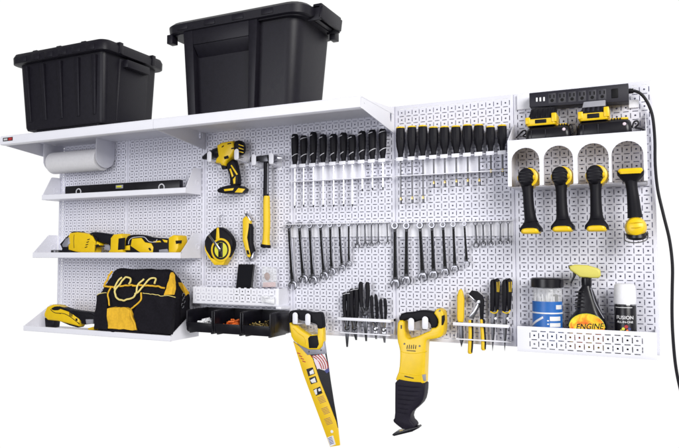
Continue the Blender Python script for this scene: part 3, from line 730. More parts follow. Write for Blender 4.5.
cs = crop(280, 120, 4.717); DR = 1.15
TX = [68, 112, 153, 200, 248, 294, 337, 384, 433, 483]; TY = [66, 73, 57, 68, 66, 60, 70, 52, 46, 42]
BX = [70, 112, 158, 204, 253, 300, 341, 388, 436, 485]; BY = [222, 220, 217, 214, 211, 206, 205, 200, 196, 193]
EX = [72, 110, 158, 205, 258, 303, 345, 388, 438, 485]; EY = [415, 410, 412, 410, 410, 408, 408, 336, 331, 328]
railz = []
for i in range(10):
    top = P(*cs(TX[i], TY[i]), DR); mid = P(*cs(BX[i], BY[i]), DR); tip = P(*cs(EX[i], EY[i]), DR); railz.append(mid)
    L = 'short' if i > 6 else 'long'
    ringed_driver(top, mid, tip, f'black screwdriver with pale grip rings, {ORD[i]} from the left in the left rack, {L} shaft')

def driver_rack(x0, x1, zr, mids, label, op):
    t = thing('screwdriver_rack', label, 'tool rack', ((x0+x1)/2, 0, zr-2.3), 'white screwdriver racks')
    m = MB()
    m.box(x0, x1, -.14, -.06, zr-.35, zr+.1); m.box(x0, x1, -.14, -.06, zr-2.35, zr-2.1)
    m.box(op[0], op[1], -.14, -.06, zr-2.1, zr-.35)
    m.build('back_plate', M['white'], t)
    m = MB(); e = sorted(p.x for p in mids)
    # top plate with a round-ended notch for every tool
    xs = [x0]+[v for p in e for v in (p-.16, p+.16)]+[x1]
    m.box(x0, x1, -.95, -.14, zr-.08, zr)
    for k in range(0, len(xs), 2):
        if xs[k+1]-xs[k] > .05: m.box(xs[k], xs[k+1], -1.5, -.95, zr-.08, zr)
    m.build('top_plate', M['white'], t)
    for p in mids:
        m = MB(); m.box(p.x-.5, p.x+.5, -1.64, -1.5, zr-.3, zr+.22, .04); m.build('front_tab', M['white'], t)
    m = MB(); m.box(x0, x1, -.9, -.14, zr-2.32, zr-2.26); m.box(x0, x1, -1.55, -1.48, zr-2.36, zr-2.24, .02)
    for k in range(0, len(xs), 2):
        if xs[k+1]-xs[k] > .05: m.box(xs[k], xs[k+1], -1.48, -.9, zr-2.32, zr-2.26)
    m.build('lower_guide', M['white'], t)
driver_rack(48.4, 63.6, 24.42, railz, 'white screwdriver rack holding the ten ringed screwdrivers', (51.6, 59.6))

cs = crop(390, 110, 4.715)
TX = [47, 100, 150, 203, 253, 305, 360, 415, 470, 525]; TY = [80, 76, 73, 79, 77, 75, 69, 68, 76, 70]
BX = [50, 104, 155, 206, 258, 312, 366, 420, 475, 530]; BY = [230, 228, 225, 222, 219, 216, 213, 209, 206, 203]
EX = [58, 112, 160, 210, 261, 313, 370, 422, 480, 536]; EY = [444, 440, 438, 368, 365, 361, 358, 357, 314, 311]
railz = []
for i in range(10):
    top = P(*cs(TX[i], TY[i]), DR); mid = P(*cs(BX[i], BY[i]), DR); tip = P(*cs(EX[i], EY[i]), DR); railz.append(mid)
    L = 'long' if i < 3 else ('medium' if i < 8 else 'short')
    t = thing('nut_driver', f'black nut driver with yellow top, {ORD[i]} from the left in the right rack, {L} shaft', 'nut driver', mid, 'black nut drivers with yellow tops')
    ax = top-mid; h = ax.length; w = .9 if i > 7 else 1.
    m = MB(); m.lathe([(0, .30), (.1, .36), (.7, .38), (1.1, .46), (h*.38, .6), (h*.55, .66), (h*.8, .66), (h-.25, .62)], mid, ax, 10, w, w*.95)
    for k in range(5):
        a = 2*math.pi*k/5+.3; s = Vector((math.cos(a)*.5*w, math.sin(a)*.48*w, 0)); m.tube([mid+s*.9+ax*.42, mid+s*1.05+ax*.6, mid+s*1.0+ax*.88], [.1, .14, .1], 6)
    hd = m.build('handle', M['black'], t, ang=.5)
    m = MB(); m.lathe([(h-.2, .60), (h-.08, .58), (h-.02, .52), (h, .3)], mid, ax, 16, w, w*.95); m.build('end_cap', M['yellow'], hd)
    sx = tip-mid; L = sx.length
    m = MB(); m.lathe([(-.1, .12), (L-.7, .12)], mid, sx, 10); m.build('shaft', M['darksteel'], t)
    m = MB(); m.lathe([(L-.95, .13), (L-.7, .17), (L-.55, .17)], mid, sx, 6); m.build('socket_collar', M['brass'], t)
    m = MB(); m.lathe([(L-.56, .17), (L-.02, .17), (L, .12)], mid, sx, 6); m.build('nut_socket', M['darksteel'], t)
driver_rack(64.5, 79.6, 24.42, railz, 'white screwdriver rack holding the ten yellow topped nut drivers', (68.2, 75.6))

# ------------------------------------------------------------------ wrenches
def wrench(top, bot, jd, label, group):
    R = jd*.56; v = (bot-top); L = v.length; ux = v.normalized(); px = Vector((ux.z, 0, -ux.x))
    if px.x > 0: px = -px
    th = max(.14, R*.42); y0, y1 = top.y-th/2, top.y+th/2
    def W(a, s): w = top+ux*a+px*s; return (w.x, w.z)
    m = MB()
    # open jaw at the lower end
    c = L; sl = R*.52; tilt = math.radians(12)
    pts = []
    a0 = math.asin(min(.95, sl/R))
    for k in range(15):
        a = a0+(2*math.pi-2*a0)*k/14
        pts.append((c+R*math.cos(a+tilt), R*math.sin(a+tilt)))
    ex = -R*.15
    for a, s in ((ex, -sl), (ex-R*.18, -sl*.5), (ex-R*.18, sl*.5), (ex, sl)):
        pts.append((c+a*math.cos(tilt)-s*math.sin(tilt), a*math.sin(tilt)+s*math.cos(tilt)))
    m.prism([W(*p) for p in pts], y0, y1, 'y', .03)
    wd = R*.36
    m.prism([W(.1, -wd*.8), W(L*.5, -wd*.95), W(L-R*.6, -wd*1.25), W(L-R*.6, wd*1.25), W(L*.5, wd*.95), W(.1, wd*.8)], top.y-th*.38, top.y+th*.38, 'y', th*.12)
    # box end ring at the upper end
    w = top-ux*R*.1
    m.lathe([(-th*.55, R*.40), (-th*.55, R*.66), (-th*.3, R*.74), (th*.3, R*.74), (th*.55, R*.66), (th*.55, R*.40), (-th*.55, R*.40)], w, (0, 1, 0), 18, cap=False)
    o = m.build('wrench', M['wrench' if L > 3.6 else 'darksteel'], None, bot); tag(o, label, 'wrench', group)
    if L > 3.6:
        m = MB(); m.prism([W(R*1.1, -wd*.55), W(L*.5, -wd*.66), W(L-R*1.3, -wd*.8), W(L-R*1.3, wd*.8), W(L*.5, wd*.66), W(R*1.1, wd*.55)], top.y-th*.38-.012, top.y-th*.3, 'y', 0); m.build('shaft_shade_panel', M['socket'], o)  # flat strip; its black stands in for recess shade between bright shaft edges
    return o
def wrench_set(cf, UX, UY, LX, LY, SZ, ppx, side):
    for i in range(12):
        top = P(*cf(UX[i], UY[i]), .8); bot = P(*cf(LX[i], LY[i]), .8)
        sz = 'longest' if i == 0 else (f'{ORD[i]} longest')
        wrench(top, bot, SZ[i]/ppx, f'chrome combination wrench, {sz}, {ORD[i]} from the left on the {side} wrench rack', 'combination wrenches hung in order of size')
wrench_set(crop(280, 215, 5.817), [52, 112, 173, 235, 292, 345, 400, 450, 493, 532, 572, 622], [62, 62, 60, 60, 58, 56, 54, 52, 50, 50, 48, 46],
           [75, 138, 192, 258, 302, 362, 402, 450, 497, 533, 573, 627], [410, 375, 380, 355, 330, 308, 284, 181, 173, 172, 163, 162], [46, 46, 46, 43, 38, 34, 29, 25, 22, 20, 18, 16], 37, 'left')
wrench_set(crop(385, 215, 5.223), [52, 113, 183, 245, 303, 357, 415, 472, 512, 553, 603, 643], [58, 58, 56, 54, 52, 50, 48, 46, 44, 42, 40, 40],
           [55, 112, 198, 255, 315, 365, 427, 476, 514, 554, 602, 643], [360, 343, 324, 313, 299, 281, 256, 158, 151, 150, 143, 141], [48, 47, 46, 43, 39, 36, 29, 27, 24, 22, 20, 18], 38, 'right')
def wrench_rack(x0, x1, z1, cf, UX, label):
    t = thing('wrench_rack', label, 'tool rack', ((x0+x1)/2, 0, z1-1.9), 'white comb racks for wrenches')
    m = MB(); m.box(x0, x1, -.14, -.06, z1-1.9, z1); m.box(x0, x1, -.2, -.14, z1-1.95, z1-1.8); m.build('back_plate', M['white'], t)
    m = MB(); m.box(x0, x1, -.55, -.14, z1-.05, z1+.03); m.box(x0, x1, -1.23, -1.17, z1-.1, z1+.04, .02)
    xs = [P(*cf(u, 55), .8).x for u in UX]; e = [x0]+[(a+b)/2 for a, b in zip(xs, xs[1:])]+[x1]
    for q in e: m.box(q-.16, q+.16, -1.17, -.55, z1-.05, z1+.03)
    m.build('comb', M['white'], t)
wrench_rack(47.2, 63.5, 15.95, crop(280, 215, 5.817), [52, 112, 173, 235, 292, 345, 400, 450, 493, 532, 572, 622], 'white comb rack holding the wrenches below the ringed screwdrivers')
wrench_rack(63.9, 79.8, 15.85, crop(385, 215, 5.223), [52, 113, 183, 245, 303, 357, 415, 472, 512, 553, 603, 643], 'white comb rack holding the wrenches below the nut drivers')

# ------------------------------------------------------------------ plier racks
def plier_rack(x0, x1, z, label):
    t = thing('plier_rack', label, 'tool rack', ((x0+x1)/2, 0, z-2.2), 'white plier racks')
    m = MB(); m.box(x0, x1, -1.98, -1.86, z-.42, z, .04); m.box(x0, x0+.1, -1.86, -.06, z-.36, z-.02); m.box(x1-.1, x1, -1.86, -.06, z-.36, z-.02); m.build('upper_rail', M['white'], t)
    m = MB(); m.box(x0+.3, x1-.2, -1.75, -1.65, z-2.22, z-2.05, .03); m.box(x0+.3, x0+.4, -1.65, -.06, z-2.2, z-2.07); m.box(x1-.3, x1-.2, -1.65, -.06, z-2.2, z-2.07); m.build('lower_rail', M['white'], t)
    for xa in (x0+.0, x1-.1):
        m = MB(); m.prism([(-.06, z), (-.9, z-.05), (-.35, z-1.1), (-.9, z-2.1), (-.06, z-2.3)], xa+.02, xa+.1, 'x', .02); m.build('side_plate', M['white'], t)
    m = MB(); m.box(x0, x1, -.13, -.06, z-.5, z); m.build('back_strip', M['white'], t)
plier_rack(56.1, 64.0, 2.85, 'white wire rack holding five pairs of black pliers')
plier_rack(72.4, 79.4, 2.9, 'white wire rack holding the yellow chisel, grooved pliers and two black strippers')
PL = crop(335, 278, 6.4); d = 1.15
def pliers(label, L0, L1, R0, R1, piv, tip, rt=.24, mt='black', jaw='silver', jw=.34, fat=1.):
    t = thing('pliers', label, 'pliers', P(*PL(*tip), d), 'pliers in the left rack')
    pv = P(*PL(*piv), d); tp = P(*PL(*tip), d)
    for A, B, sd in ((L0, L1, -1), (R0, R1, 1)):
        a = P(*PL(*A), d); b = P(*PL(*B), d); m = MB()
        q = spline([a, (a+b)/2+Vector((sd*.10, 0, 0)), b], 5)
        n = len(q); m.tube(q, [rt*(.55 if k == 0 else .9 if k == 1 else 1.0-.25*k/n) for k in range(n)], 10)
        m.build('handle', M[mt], t)
        m = MB(); m.tube([b, pv+Vector((-sd*.03, .04*sd, 0))], [rt*.7, rt*.8], 8); m.build('tang', M[jaw], t)
    m = MB(); m.lathe([(-.2, .3*fat), (-.16, .36*fat), (.16, .36*fat), (.2, .3*fat)], pv, (0, 1, 0), 16); m.lathe([(-.25, .12), (.25, .12)], pv, (0, 1, 0), 10); m.build('pivot', M[jaw], t)
    m = MB(); v = tp-pv
    for s in (-1, 1):
        px = Vector((s*.02, 0, 0)); o2 = Vector((s*jw, 0, 0))
        m.hexa([pv+px+Vector((0, -.16, 0)), pv+o2+Vector((0, -.16, 0)), pv+o2+Vector((0, .16, 0)), pv+px+Vector((0, .16, 0)),
                tp+px+Vector((0, -.08, 0)), tp+px*1.2+Vector((s*.09, -.08, 0)), tp+px*1.2+Vector((s*.09, .08, 0)), tp+px+Vector((0, .08, 0))], .03)
    m.build('jaw', M[jaw], t)
    return t
p1 = pliers('long nosed pliers with straight black handles, leftmost in the left rack', (62, 92), (66, 260), (84, 86), (84, 260), (78, 320), (78, 442), .33, jaw='darksteel')
p2 = pliers('tall pliers with black handles, second from the left in the left rack', (108, 68), (112, 255), (136, 64), (136, 255), (126, 320), (136, 398), .38, jaw='darksteel', jw=.4)
pliers('tallest pliers with black handles spread apart, middle of the left rack', (166, 24), (172, 185), (207, 26), (206, 185), (192, 225), (200, 405), .34, jaw='darksteel', jw=.42, fat=1.2)
pliers('short pliers with slim black handles, second from the right in the left rack', (234, 110), (246, 285), (260, 106), (268, 285), (260, 325), (264, 392), .25, jaw='steel', jw=.3)
pliers('shortest pliers with slim black handles, rightmost in the left rack', (294, 134), (302, 262), (318, 130), (322, 262), (314, 330), (318, 415), .25, jaw='steel', jw=.34)
for pp, A_, B_ in ((p1, (52, 106), (94, 98)), (p2, (98, 82), (146, 72))):
    m = MB(); m.tube([P(*PL(*A_), d+.36), P(*PL((A_[0]+B_[0])/2, (A_[1]+B_[1])/2-3), d+.42), P(*PL(*B_), d+.36)], .05, 6); m.build('grip_ring', M['ring'], pp)
PR = crop(445, 272, 5.21); d = 1.2
t = thing('chisel', 'yellow handled chisel, leftmost in the right plier rack', 'chisel', P(*PR(85, 390), d))
m = MB(); m.trace(PR, [(64, 130), (72, 96), (82, 88), (92, 98), (101, 140), (99, 240), (94, 262), (70, 262), (64, 240)], d, .62, .2, 3); m.build('handle', M['yellowgrip'], t)
m = MB(); m.trace(PR, [(72, 262), (94, 262), (98, 350), (86, 392), (76, 352)], d, .3, .08); m.build('blade', M['darksteel'], t)
t = thing('groove_pliers', 'tongue and groove pliers with yellow and black handles, jaws pointing up', 'pliers', P(*PR(130, 430), d))
m = MB(); m.trace(PR, [(126, 112), (140, 96), (168, 100), (196, 124), (204, 150), (200, 250), (184, 248), (180, 168), (158, 146), (140, 132)], d, .5, .1, 2); m.build('upper_jaw', M['black'], t)
m = MB(); m.trace(PR, [(128, 116), (168, 150), (160, 160), (130, 128)], d+.1, .4, .06); m.trace(PR, [(172, 160), (182, 176), (150, 246), (126, 240), (128, 225), (150, 200)], d+.2, .35, .06); m.build('lower_jaw', M['steel'], t)
m = MB(); m.lathe([(0, .24), (.1, .22), (.12, .1)], P(*PR(178, 156), d+.25), (0, -1, 0), 14); m.build('pivot_nut', M['steel'], t)
for q, q2 in (([(132, 250), (134, 320), (132, 380), (130, 426)], 0), ([(192, 246), (196, 300), (200, 360), (200, 408)], 1)):
    m = MB(); m.tube(spline([P(*PR(x, y), d) for x, y in q], 5), [.26]*3+[.3]*12+[.2], 10); hd = m.build('handle', M['yellowgrip'], t)
    m = MB(); m.tube(spline([P(*PR(x+8, y), d+.06) for x, y in q[:3]]+[P(*PR(q[3][0]+6, q[3][1]-6), d+.06)], 5), .17, 8); m.build('grip_inset', M['black'], hd)
for k, (x0, lab) in enumerate(((235, 'black wire stripper with yellow trim, second from the right in the right plier rack'), (298, 'black wire stripper with yellow trim, rightmost in the right plier rack'))):
    o = x0-235
    t = thing('wire_stripper', lab, 'wire stripper', P(*PR(248+o, 410), d), 'black wire strippers in the right plier rack')
    m = MB(); m.trace(PR, [(236+o, 52), (242+o, 40), (256+o, 36), (262+o, 120), (258+o, 205), (236+o, 208)], d, .6, .2, 3); m.build('handle', M['black'], t)
    m = MB(); m.trace(PR, [(258+o, 38), (272+o, 32), (284+o, 40), (286+o, 100), (280+o, 200), (262+o, 206)], d, .65, .2, 3); hd = m.build('handle', M['black'], t)
    m = MB(); m.tube([P(*PR(x+o, y), d+.36) for x, y in ((271, 52), (272, 104), (280, 104), (282, 50))], .05, 6); m.build('yellow_clip', M['yellow'], hd)
    m = MB(); m.tube(spline([P(*PR(x+o, y), d+.33) for x, y in ((236, 206), (252, 214), (268, 212), (276, 198))], 4), .07, 6); m.build('yellow_band', M['yellow'], t)
    m = MB(); m.trace(PR, [(240+o, 208), (270+o, 208), (262+o, 262), (258+o, 330), (248+o, 412), (242+o, 330), (238+o, 262)], d, .3, .06); m.build('jaw', M['darksteel'], t)
    m = MB(); m.lathe([(0, .16), (.1, .14)], P(*PR(264+o, 242), d+.12), (0, -1, 0), 12); m.build('pivot', M['steel'], t)

# ------------------------------------------------------------------ hand saw
A = crop(282, 305, 11.2); B1 = crop(285, 340, 10.42); C3 = crop(295, 380, 10.42); C4 = crop(305, 405, 10.42); RAW = lambda x, y: (x, y); d = 1.9
t = thing('hand_saw', 'hand saw in a yellow printed sleeve hanging by its black handle', 'saw', (P(312, 360, d).x, -d, P(312, 446, d).z))
m = MB(); m.trace(A, [(94, 195), (94, 105), (108, 66), (150, 55), (262, 60), (355, 84), (430, 74), (456, 94), (472, 200), (474, 262), (414, 262), (410, 212), (350, 200), (300, 178), (215, 170), (180, 120), (130, 112), (116, 150), (116, 200)], d, 1.15, .3, 3, 1); m.build('grip', M['black'], t)
m = MB(); m.trace(RAW, [(290.4, 321), (292.5, 322.6), (296, 324.6), (304, 330.5), (311, 334.8), (318.8, 334.2), (319, 327.8), (324.4, 327.8), (324.9, 340), (323.4, 346), (320.5, 349.3), (310, 349.3), (302, 345.5), (295.4, 341), (292.6, 336)], d, 1.0, .22, 3, 0); m.build('handle_frame', M['yellow'], t)
m = MB(); m.trace(RAW, [(309.6, 338), (311.5, 335.6), (319.2, 334.8), (320.6, 344), (318.6, 347.9), (310.6, 347.9)], d, 1.12, .1); m.build('handle_inset', M['black'], t)
m = MB(); m.tube(spline([P(u, v, d+.5) for u, v in ((293.5, 328), (299, 333.5), (305, 338), (306, 345))], 4), .08, 6); m.build('frame_ridge', M['yellowgrip'], t)
m = MB(); m.trace(RAW, [(293.8, 339), (308.2, 354.8), (326.4, 353.6), (324.2, 339)], d, .5, .05); pt = m.build('bolster_plate', M['silver'], t)
m = MB()
for u, v in ((298.7, 343.3), (309, 351.7), (321, 350.2)): m.lathe([(0, .13), (.06, .1)], P(u, v, d+.25), (0, -1, 0), 10)
m.build('screw_head', M['darksteel'], pt)
m = MB(); m.trace(RAW, [(309, 354), (326.4, 353), (328.5, 365), (330.5, 380), (334.3, 404), (337, 419.4), (338.2, 428), (336, 424)], d, .12, .0); m.build('blade', M['gloss'], t)
m = MB(); m.trace(RAW, [(293.6, 341.5), (309.5, 353.6), (313, 358.5), (320, 380), (328.5, 401), (336.3, 421.3), (338.1, 428.5), (340, 445.3), (330.6, 446.8), (315.1, 405), (304, 375)], d, .3, .03); sl = m.build('sleeve', M['sleeve'], t)
e = d+.18
def sp(name, cf, pts, mtl, par=None, dd=0): m = MB(); m.trace(cf, pts, e+dd, .04, 0); return m.build(name, mtl, par or sl)
sp('printed_icon', B1, [(222, 305), (288, 285), (312, 352), (246, 380)], M['gloss']); sp('icon_print', B1, [(255, 330), (292, 305), (304, 350), (262, 362)], M['labelw'], None, .03)
sp('printed_icon', B1, [(252, 398), (318, 375), (338, 440), (272, 462)], M['gloss']); sp('icon_print', B1, [(262, 420), (310, 392), (325, 440), (282, 448)], M['labelw'], None, .03)
sp('printed_icon', C3, [(190, 100), (262, 68), (285, 138), (222, 165)], M['gloss']); sp('icon_print', C3, [(196, 108), (225, 90), (232, 150), (215, 155)], M['labelw'], None, .03); sp('icon_print', C3, [(240, 95), (262, 85), (272, 112), (248, 120)], M['labelw'], None, .03)
for cf, y0, n in ((C3, 185, 5), (C3, 300, 5), (C4, 150, 5)):
    m = MB()
    for k in range(n):
        x0 = (232+(y0-185)*.36) if cf is C3 else 198
        a = (x0+k*7, y0+k*14); b = (a[0]+62, a[1]-22)
        m.trace(cf, [a, b, (b[0]+2, b[1]+5), (a[0]+2, a[1]+5)], e, .03, 0)
    m.build('small_print', M['brown'], sl)
m = MB()
for k in range(4): m.trace(B1, [(128+20*k*.9, 130+28*k), (160+20*k*.9, 142+28*k), (160+20*k*.9, 150+28*k), (128+20*k*.9, 140+28*k)], e, .03, 0)
m.build('small_print', M['red'], sl)
sp('barcode_label', C4, [(232, 340), (292, 318), (320, 412), (265, 434)], M['labelw'])
m = MB()
for k in range(5):
    m.trace(C4, [(240+5*k, 346+15*k), (280+5*k, 332+15*k), (281+5*k, 339+15*k), (242+5*k, 354+15*k)], e+.03, .03, 0)
m.build('barcode_bars', M['flagblue'], sl)
m = MB(); m.lathe([(0, .22), (.03, .2)], P(*C4(280, 278), d+.15), (0, -1, 0), 14); m.build('hang_hole', M['labelw'], sl)
fl = sp('flag_print', RAW, [(312, 356), (325, 353.8), (328.4, 367.5), (326, 371), (319.5, 369)], M['labelw'], t, -.04)
for off in (0, 3.2, 6.4, 9.6):
    m = MB(); q = [(311.5+off, 356.0-.35*off*.6), (316+off*.9, 358.5), (320+off*.75, 363.5), (322+off*.62, 369.2)]
    m.tube(spline([P(u, v, e-.02) for u, v in q], 4), .075, 6); m.build('red_stripe', M['red'], fl)
sp('flag_canton', B1, [(300, 210), (342, 200), (372, 290), (338, 306)], M['led'], fl, .02)
sp('flag_canton', B1, [(410, 320), (452, 290), (462, 330), (435, 348)], M['flagblue'], fl, .02)

# ------------------------------------------------------------------ reciprocating saw
R1 = crop(390, 300, 10.42); R2 = crop(385, 340, 10.42); R3 = crop(385, 375, 10.42); R4 = crop(385, 405, 10.42); d = 1.9
t = thing('reciprocating_saw', 'yellow reciprocating saw with ribbed black nose hanging handle up', 'power saw', (P(412, 360, d).x, -d, P(405, 433, d).z))
m = MB(); m.trace(R1, [(108, 215), (114, 160), (146, 128), (250, 123), (320, 104), (400, 106), (478, 124), (516, 170), (512, 285), (440, 296), (432, 240), (380, 205), (300, 215), (262, 232), (238, 205), (180, 202), (165, 215)], d, 1.3, .35, 3, 1); m.build('grip', M['black'], t)
m = MB()
m.trace(RAW, [(400.2, 319.8), (405.8, 319.8), (406.3, 328.6), (408, 336), (410.5, 338.4), (418, 336.4), (427, 332.2), (432.4, 330.2), (433, 327.5), (439, 327), (440.5, 320), (437.4, 314.5), (435.6, 313), (438, 308.6), (441, 308), (445.2, 311), (446, 322), (445.4, 333.5), (441.8, 337), (434, 338.6), (428.5, 339), (427.4, 345), (427, 360), (426.4, 376), (426.2, 383.8), (412, 382.4), (398, 379.6), (398.2, 377), (401.6, 369), (402.4, 352), (401.4, 346), (399.6, 340), (399.2, 330)], d, 1.9, .5, 3, 1)
m.build('saw_housing', M['yellow'], t)
m = MB(); m.trace(R1, [(540, 165), (570, 155), (572, 205), (555, 262), (538, 262)], d+.9, .2, .04); m.build('dock_slot', M['black'], t)
m = MB()
for k in range(5): m.trace(R2, [(226+22*k, 88), (232+22*k, 52-6*(k % 2)), (238+22*k, 54), (233+22*k, 96)], d+.95, .1, 0)
m.trace(R2, [(205, 372), (300, 395), (298, 404), (205, 384)], d+.95, .1, 0); m.trace(R2, [(228, 105), (320, 112), (318, 120), (228, 112)], d+.95, .1, 0)
m.trace(R1, [(113, 262), (125, 262), (125, 300), (113, 300)], d+.95, .1, 0)
m.build('vent_slot', M['gloss'], t)
m = MB()
for u, v in ((404.6, 343.8), (419.8, 346), (439.8, 310.8)): m.lathe([(0, .14), (.12, .11)], P(u, v, d+.9), (0, -1, 0), 10)
m.build('housing_screw', M['darksteel'], t)
m = MB(); m.tube(spline([P(*R2(x, y), d+.9) for x, y in ((172, 118), (220, 134), (320, 140), (438, 118))], 4), .08, 6); m.tube(spline([P(*R2(x, y), d+.9) for x, y in ((150, 340), (220, 352), (330, 366), (428, 352))], 4), .08, 6); m.build('housing_ridge', M['yellowgrip'], t)
m = MB(); m.tube(spline([P(*R1(x, y), d+.9) for x, y in ((140, 240), (140, 330), (170, 400))], 4), .06, 6); m.tube(spline([P(*R1(x, y), d+.9) for x, y in ((240, 420), (340, 375), (450, 345), (530, 330))], 4), .06, 6); m.build('handle_seam', M['yellowgrip'], t)
m = MB(); m.trace(R2, [(385, 358), (425, 352), (428, 428), (400, 425)], d+.9, .12, .02); m.build('rating_plate', M['grey'], t)
m = MB(); m.trace(RAW, [(397.4, 376.5), (412, 379.5), (427, 380.5), (426.6, 392), (424.4, 401), (418.6, 407), (413.4, 411), (411.8, 418.4), (416.8, 423.4), (416.6, 426.6), (406, 428.6), (399.5, 424), (394.8, 419.6), (397.2, 416), (397.2, 398)], d, 2.0, .55, 3, 1); bt = m.build('nose_boot', M['bootblk'], t)
m = MB()
for k in range(7):
    y = 386.5+4.4*k; xr = (425.6, 425, 423, 419.5, 414.5, 412, 411.8)[k]
    m.tube([P(398.2, y-.9, d+.98), P((398+xr)/2, y+.4, d+1.02), P(xr-2.2, y+.6, d+.9)], .09, 6)
m.build('boot_rib', M['bootblk'], bt)
m = MB(); m.trace(R4, [(92, 300), (100, 288), (128, 268), (220, 246), (358, 214), (368, 230), (300, 266), (112, 312)], d, 1.5, .08); m.build('shoe', M['gloss'], t)
m = MB(); m.trace(R4, [(150, 266), (185, 256), (186, 266), (152, 276)], d+.75, .06, .0); m.build('shoe_slot', M['brass'], t)

# ------------------------------------------------------------------ power strip, cord
def brk(x0, x1, z0, z1, r, name, label):
    m = MB(); m.prism([(x0, z0), (x1, z0), (x1, z1), (x0, z1)], -.35, -.02, 'y', .1, 3); o = m.build(name, M['white'], None, ((x0+x1)/2, 0, z0)); tag(o, label, 'bracket', 'white brackets of the power strip'); return o
w0 = P(516.8, 110, .3); w1 = P(528.5, 96, .3); brk(w0.x, w1.x+1.5, w0.z, w1.z+.3, .2, 'strip_bracket', 'white square bracket at the left end of the power strip')
w0 = P(628.5, 108.3, .3); w1 = P(639, 99, .3); brk(w0.x, w1.x, w0.z, w1.z, .2, 'strip_bracket', 'white rounded bracket at the lower right end of the power strip')
t = thing('power_strip', 'dark grey power strip with six outlets mounted above the chargers', 'power strip', (88, -1.5, 29.3))
a = P(529.2, 93, 2.3); b = P(529.2, 107, 2.3); c = P(628.4, 83.1, 2.3); e2 = P(628.7, 101.2, 2.3)
m = MB(); m.hexa([Vector((a.x, -.3, b.z)), Vector((c.x, -.3, e2.z)), Vector((c.x, -2.3, e2.z)), Vector((a.x, -2.3, b.z)), Vector((a.x, -.3, a.z)), Vector((c.x, -.3, c.z)), Vector((c.x, -2.3, c.z)), Vector((a.x, -2.3, a.z))], .06); m.build('strip_body', M['strip'], t)
zc = lambda x: ((a.z+b.z)/2)+((c.z+e2.z)/2-(a.z+b.z)/2)*(x-a.x)/(c.x-a.x)
m = MB()
for u in (536.8, 540.3, 544): w = P(u, 98, 2.3); m.box(w.x-.1, w.x+.1, -2.34, -2.28, zc(w.x)-.28, zc(w.x)+.22, .01)
m.build('usb_port', M['labelw'], t)
for u in (552, 562, 572, 582, 592.2, 602.2):
    w = P(u, 95, 2.3); z = zc(w.x); m = MB()
    m.box(w.x-.42, w.x+.42, -2.315, -2.295, z-.62, z+.62, .05)
    s = m.build('outlet', M['outlet'], t); m = MB()
    m.box(w.x-.3, w.x-.16, -2.335, -2.31, z+.02, z+.46); m.box(w.x+.16, w.x+.3, -2.335, -2.31, z+.02, z+.42); m.lathe([(0, .2), (.025, .2)], (w.x, -2.31, z-.28), (0, -1, 0), 10)
    m.build('outlet_slot', M['socket'], s)
w = P(614.8, 91, 2.3); m = MB(); m.box(w.x-.35, w.x+.35, -2.4, -2.28, zc(w.x)-.55, zc(w.x)+.55, .06); m.build('switch', M['socket'], t)
m = MB(); q = [P(u, v, 1.4) for u, v in ((628, 91.2), (633.5, 90.8))]; m.tube(q, .3, 12); m.build('cord_grip', M['cable'], t)
m = MB(); q = [P(u, v, dd) for u, v, dd in ((633, 90.9, 1.4), (638, 92, 1.3), (643.5, 96.5, 1.2), (649, 105.5, 1.), (652.8, 118, .9), (654.8, 140, .8), (655.2, 165, .8), (657.8, 190, .8), (663.5, 215, .9), (669.5, 240, .9), (672.4, 265, .9), (672.2, 290, .8), (672, 312, .8), (672.8, 335, .8), (675.4, 364, .8), (680, 388, .8), (688, 416, .8), (700, 445, .8))]
m.tube(spline(q, 6), .17, 10); m.build('power_cord', M['cable'], t)

# ------------------------------------------------------------------ charger station
t = thing('charger_station', 'white steel station with four arched slots holding the chargers and hanging tools', 'tool station', (87.6, 0, 19.7))
X0, X1, Z0, Z1, DD = 80.1, 95.15, 19.7, 25.25, 5.0
b = bmesh.new()
ar = []
for c_, hw in ((82.15, 1.6), (85.85, 1.62), (89.6, 1.64), (93.15, 1.62)): ar.append((c_, hw))
out = [(X0, Z0)]
for c_, hw in ar:
    out.append((c_-hw, Z0))
    for k in range(13):
        a_ = math.pi-math.pi*k/12; out.append((c_+hw*math.cos(a_), Z0+3.0+1.55*math.sin(a_)))
    out.append((c_+hw, Z0))
out += [(X1, Z0), (X1, Z1), (X0, Z1)]
m = MB(); m.prism(out, -DD, -DD+.1, 'y', .0); m.build('arched_front', M['white'], t)
m = MB(); m.box(X0, X1, -DD+.1, -.05, Z1-.1, Z1-.02)
m.build('charger_deck', M['white'], t)
for xa in (X0+.0, X1-.1):
    m = MB(); m.prism([(-DD+.1, Z0), (-.05, Z0), (-.05, 28.0), (-.6, 28.0), (-DD+.1, Z1+.0)], xa+.002, xa+.102, 'x'); m.build('side_plate', M['white'], t)
m = MB()
xs = [X0+.11]+[v for c_, hw in ar for v in (c_-.62, c_+.62)]+[X1-.11]
for k in range(0, len(xs), 2): m.box(xs[k], xs[k+1], -3.7, -2.0, Z0-.02, Z0+.06)
m.box(X0+.11, X1-.11, -2.0, -.05, Z0-.02, Z0+.06); m.build('slotted_deck', M['white'], t)

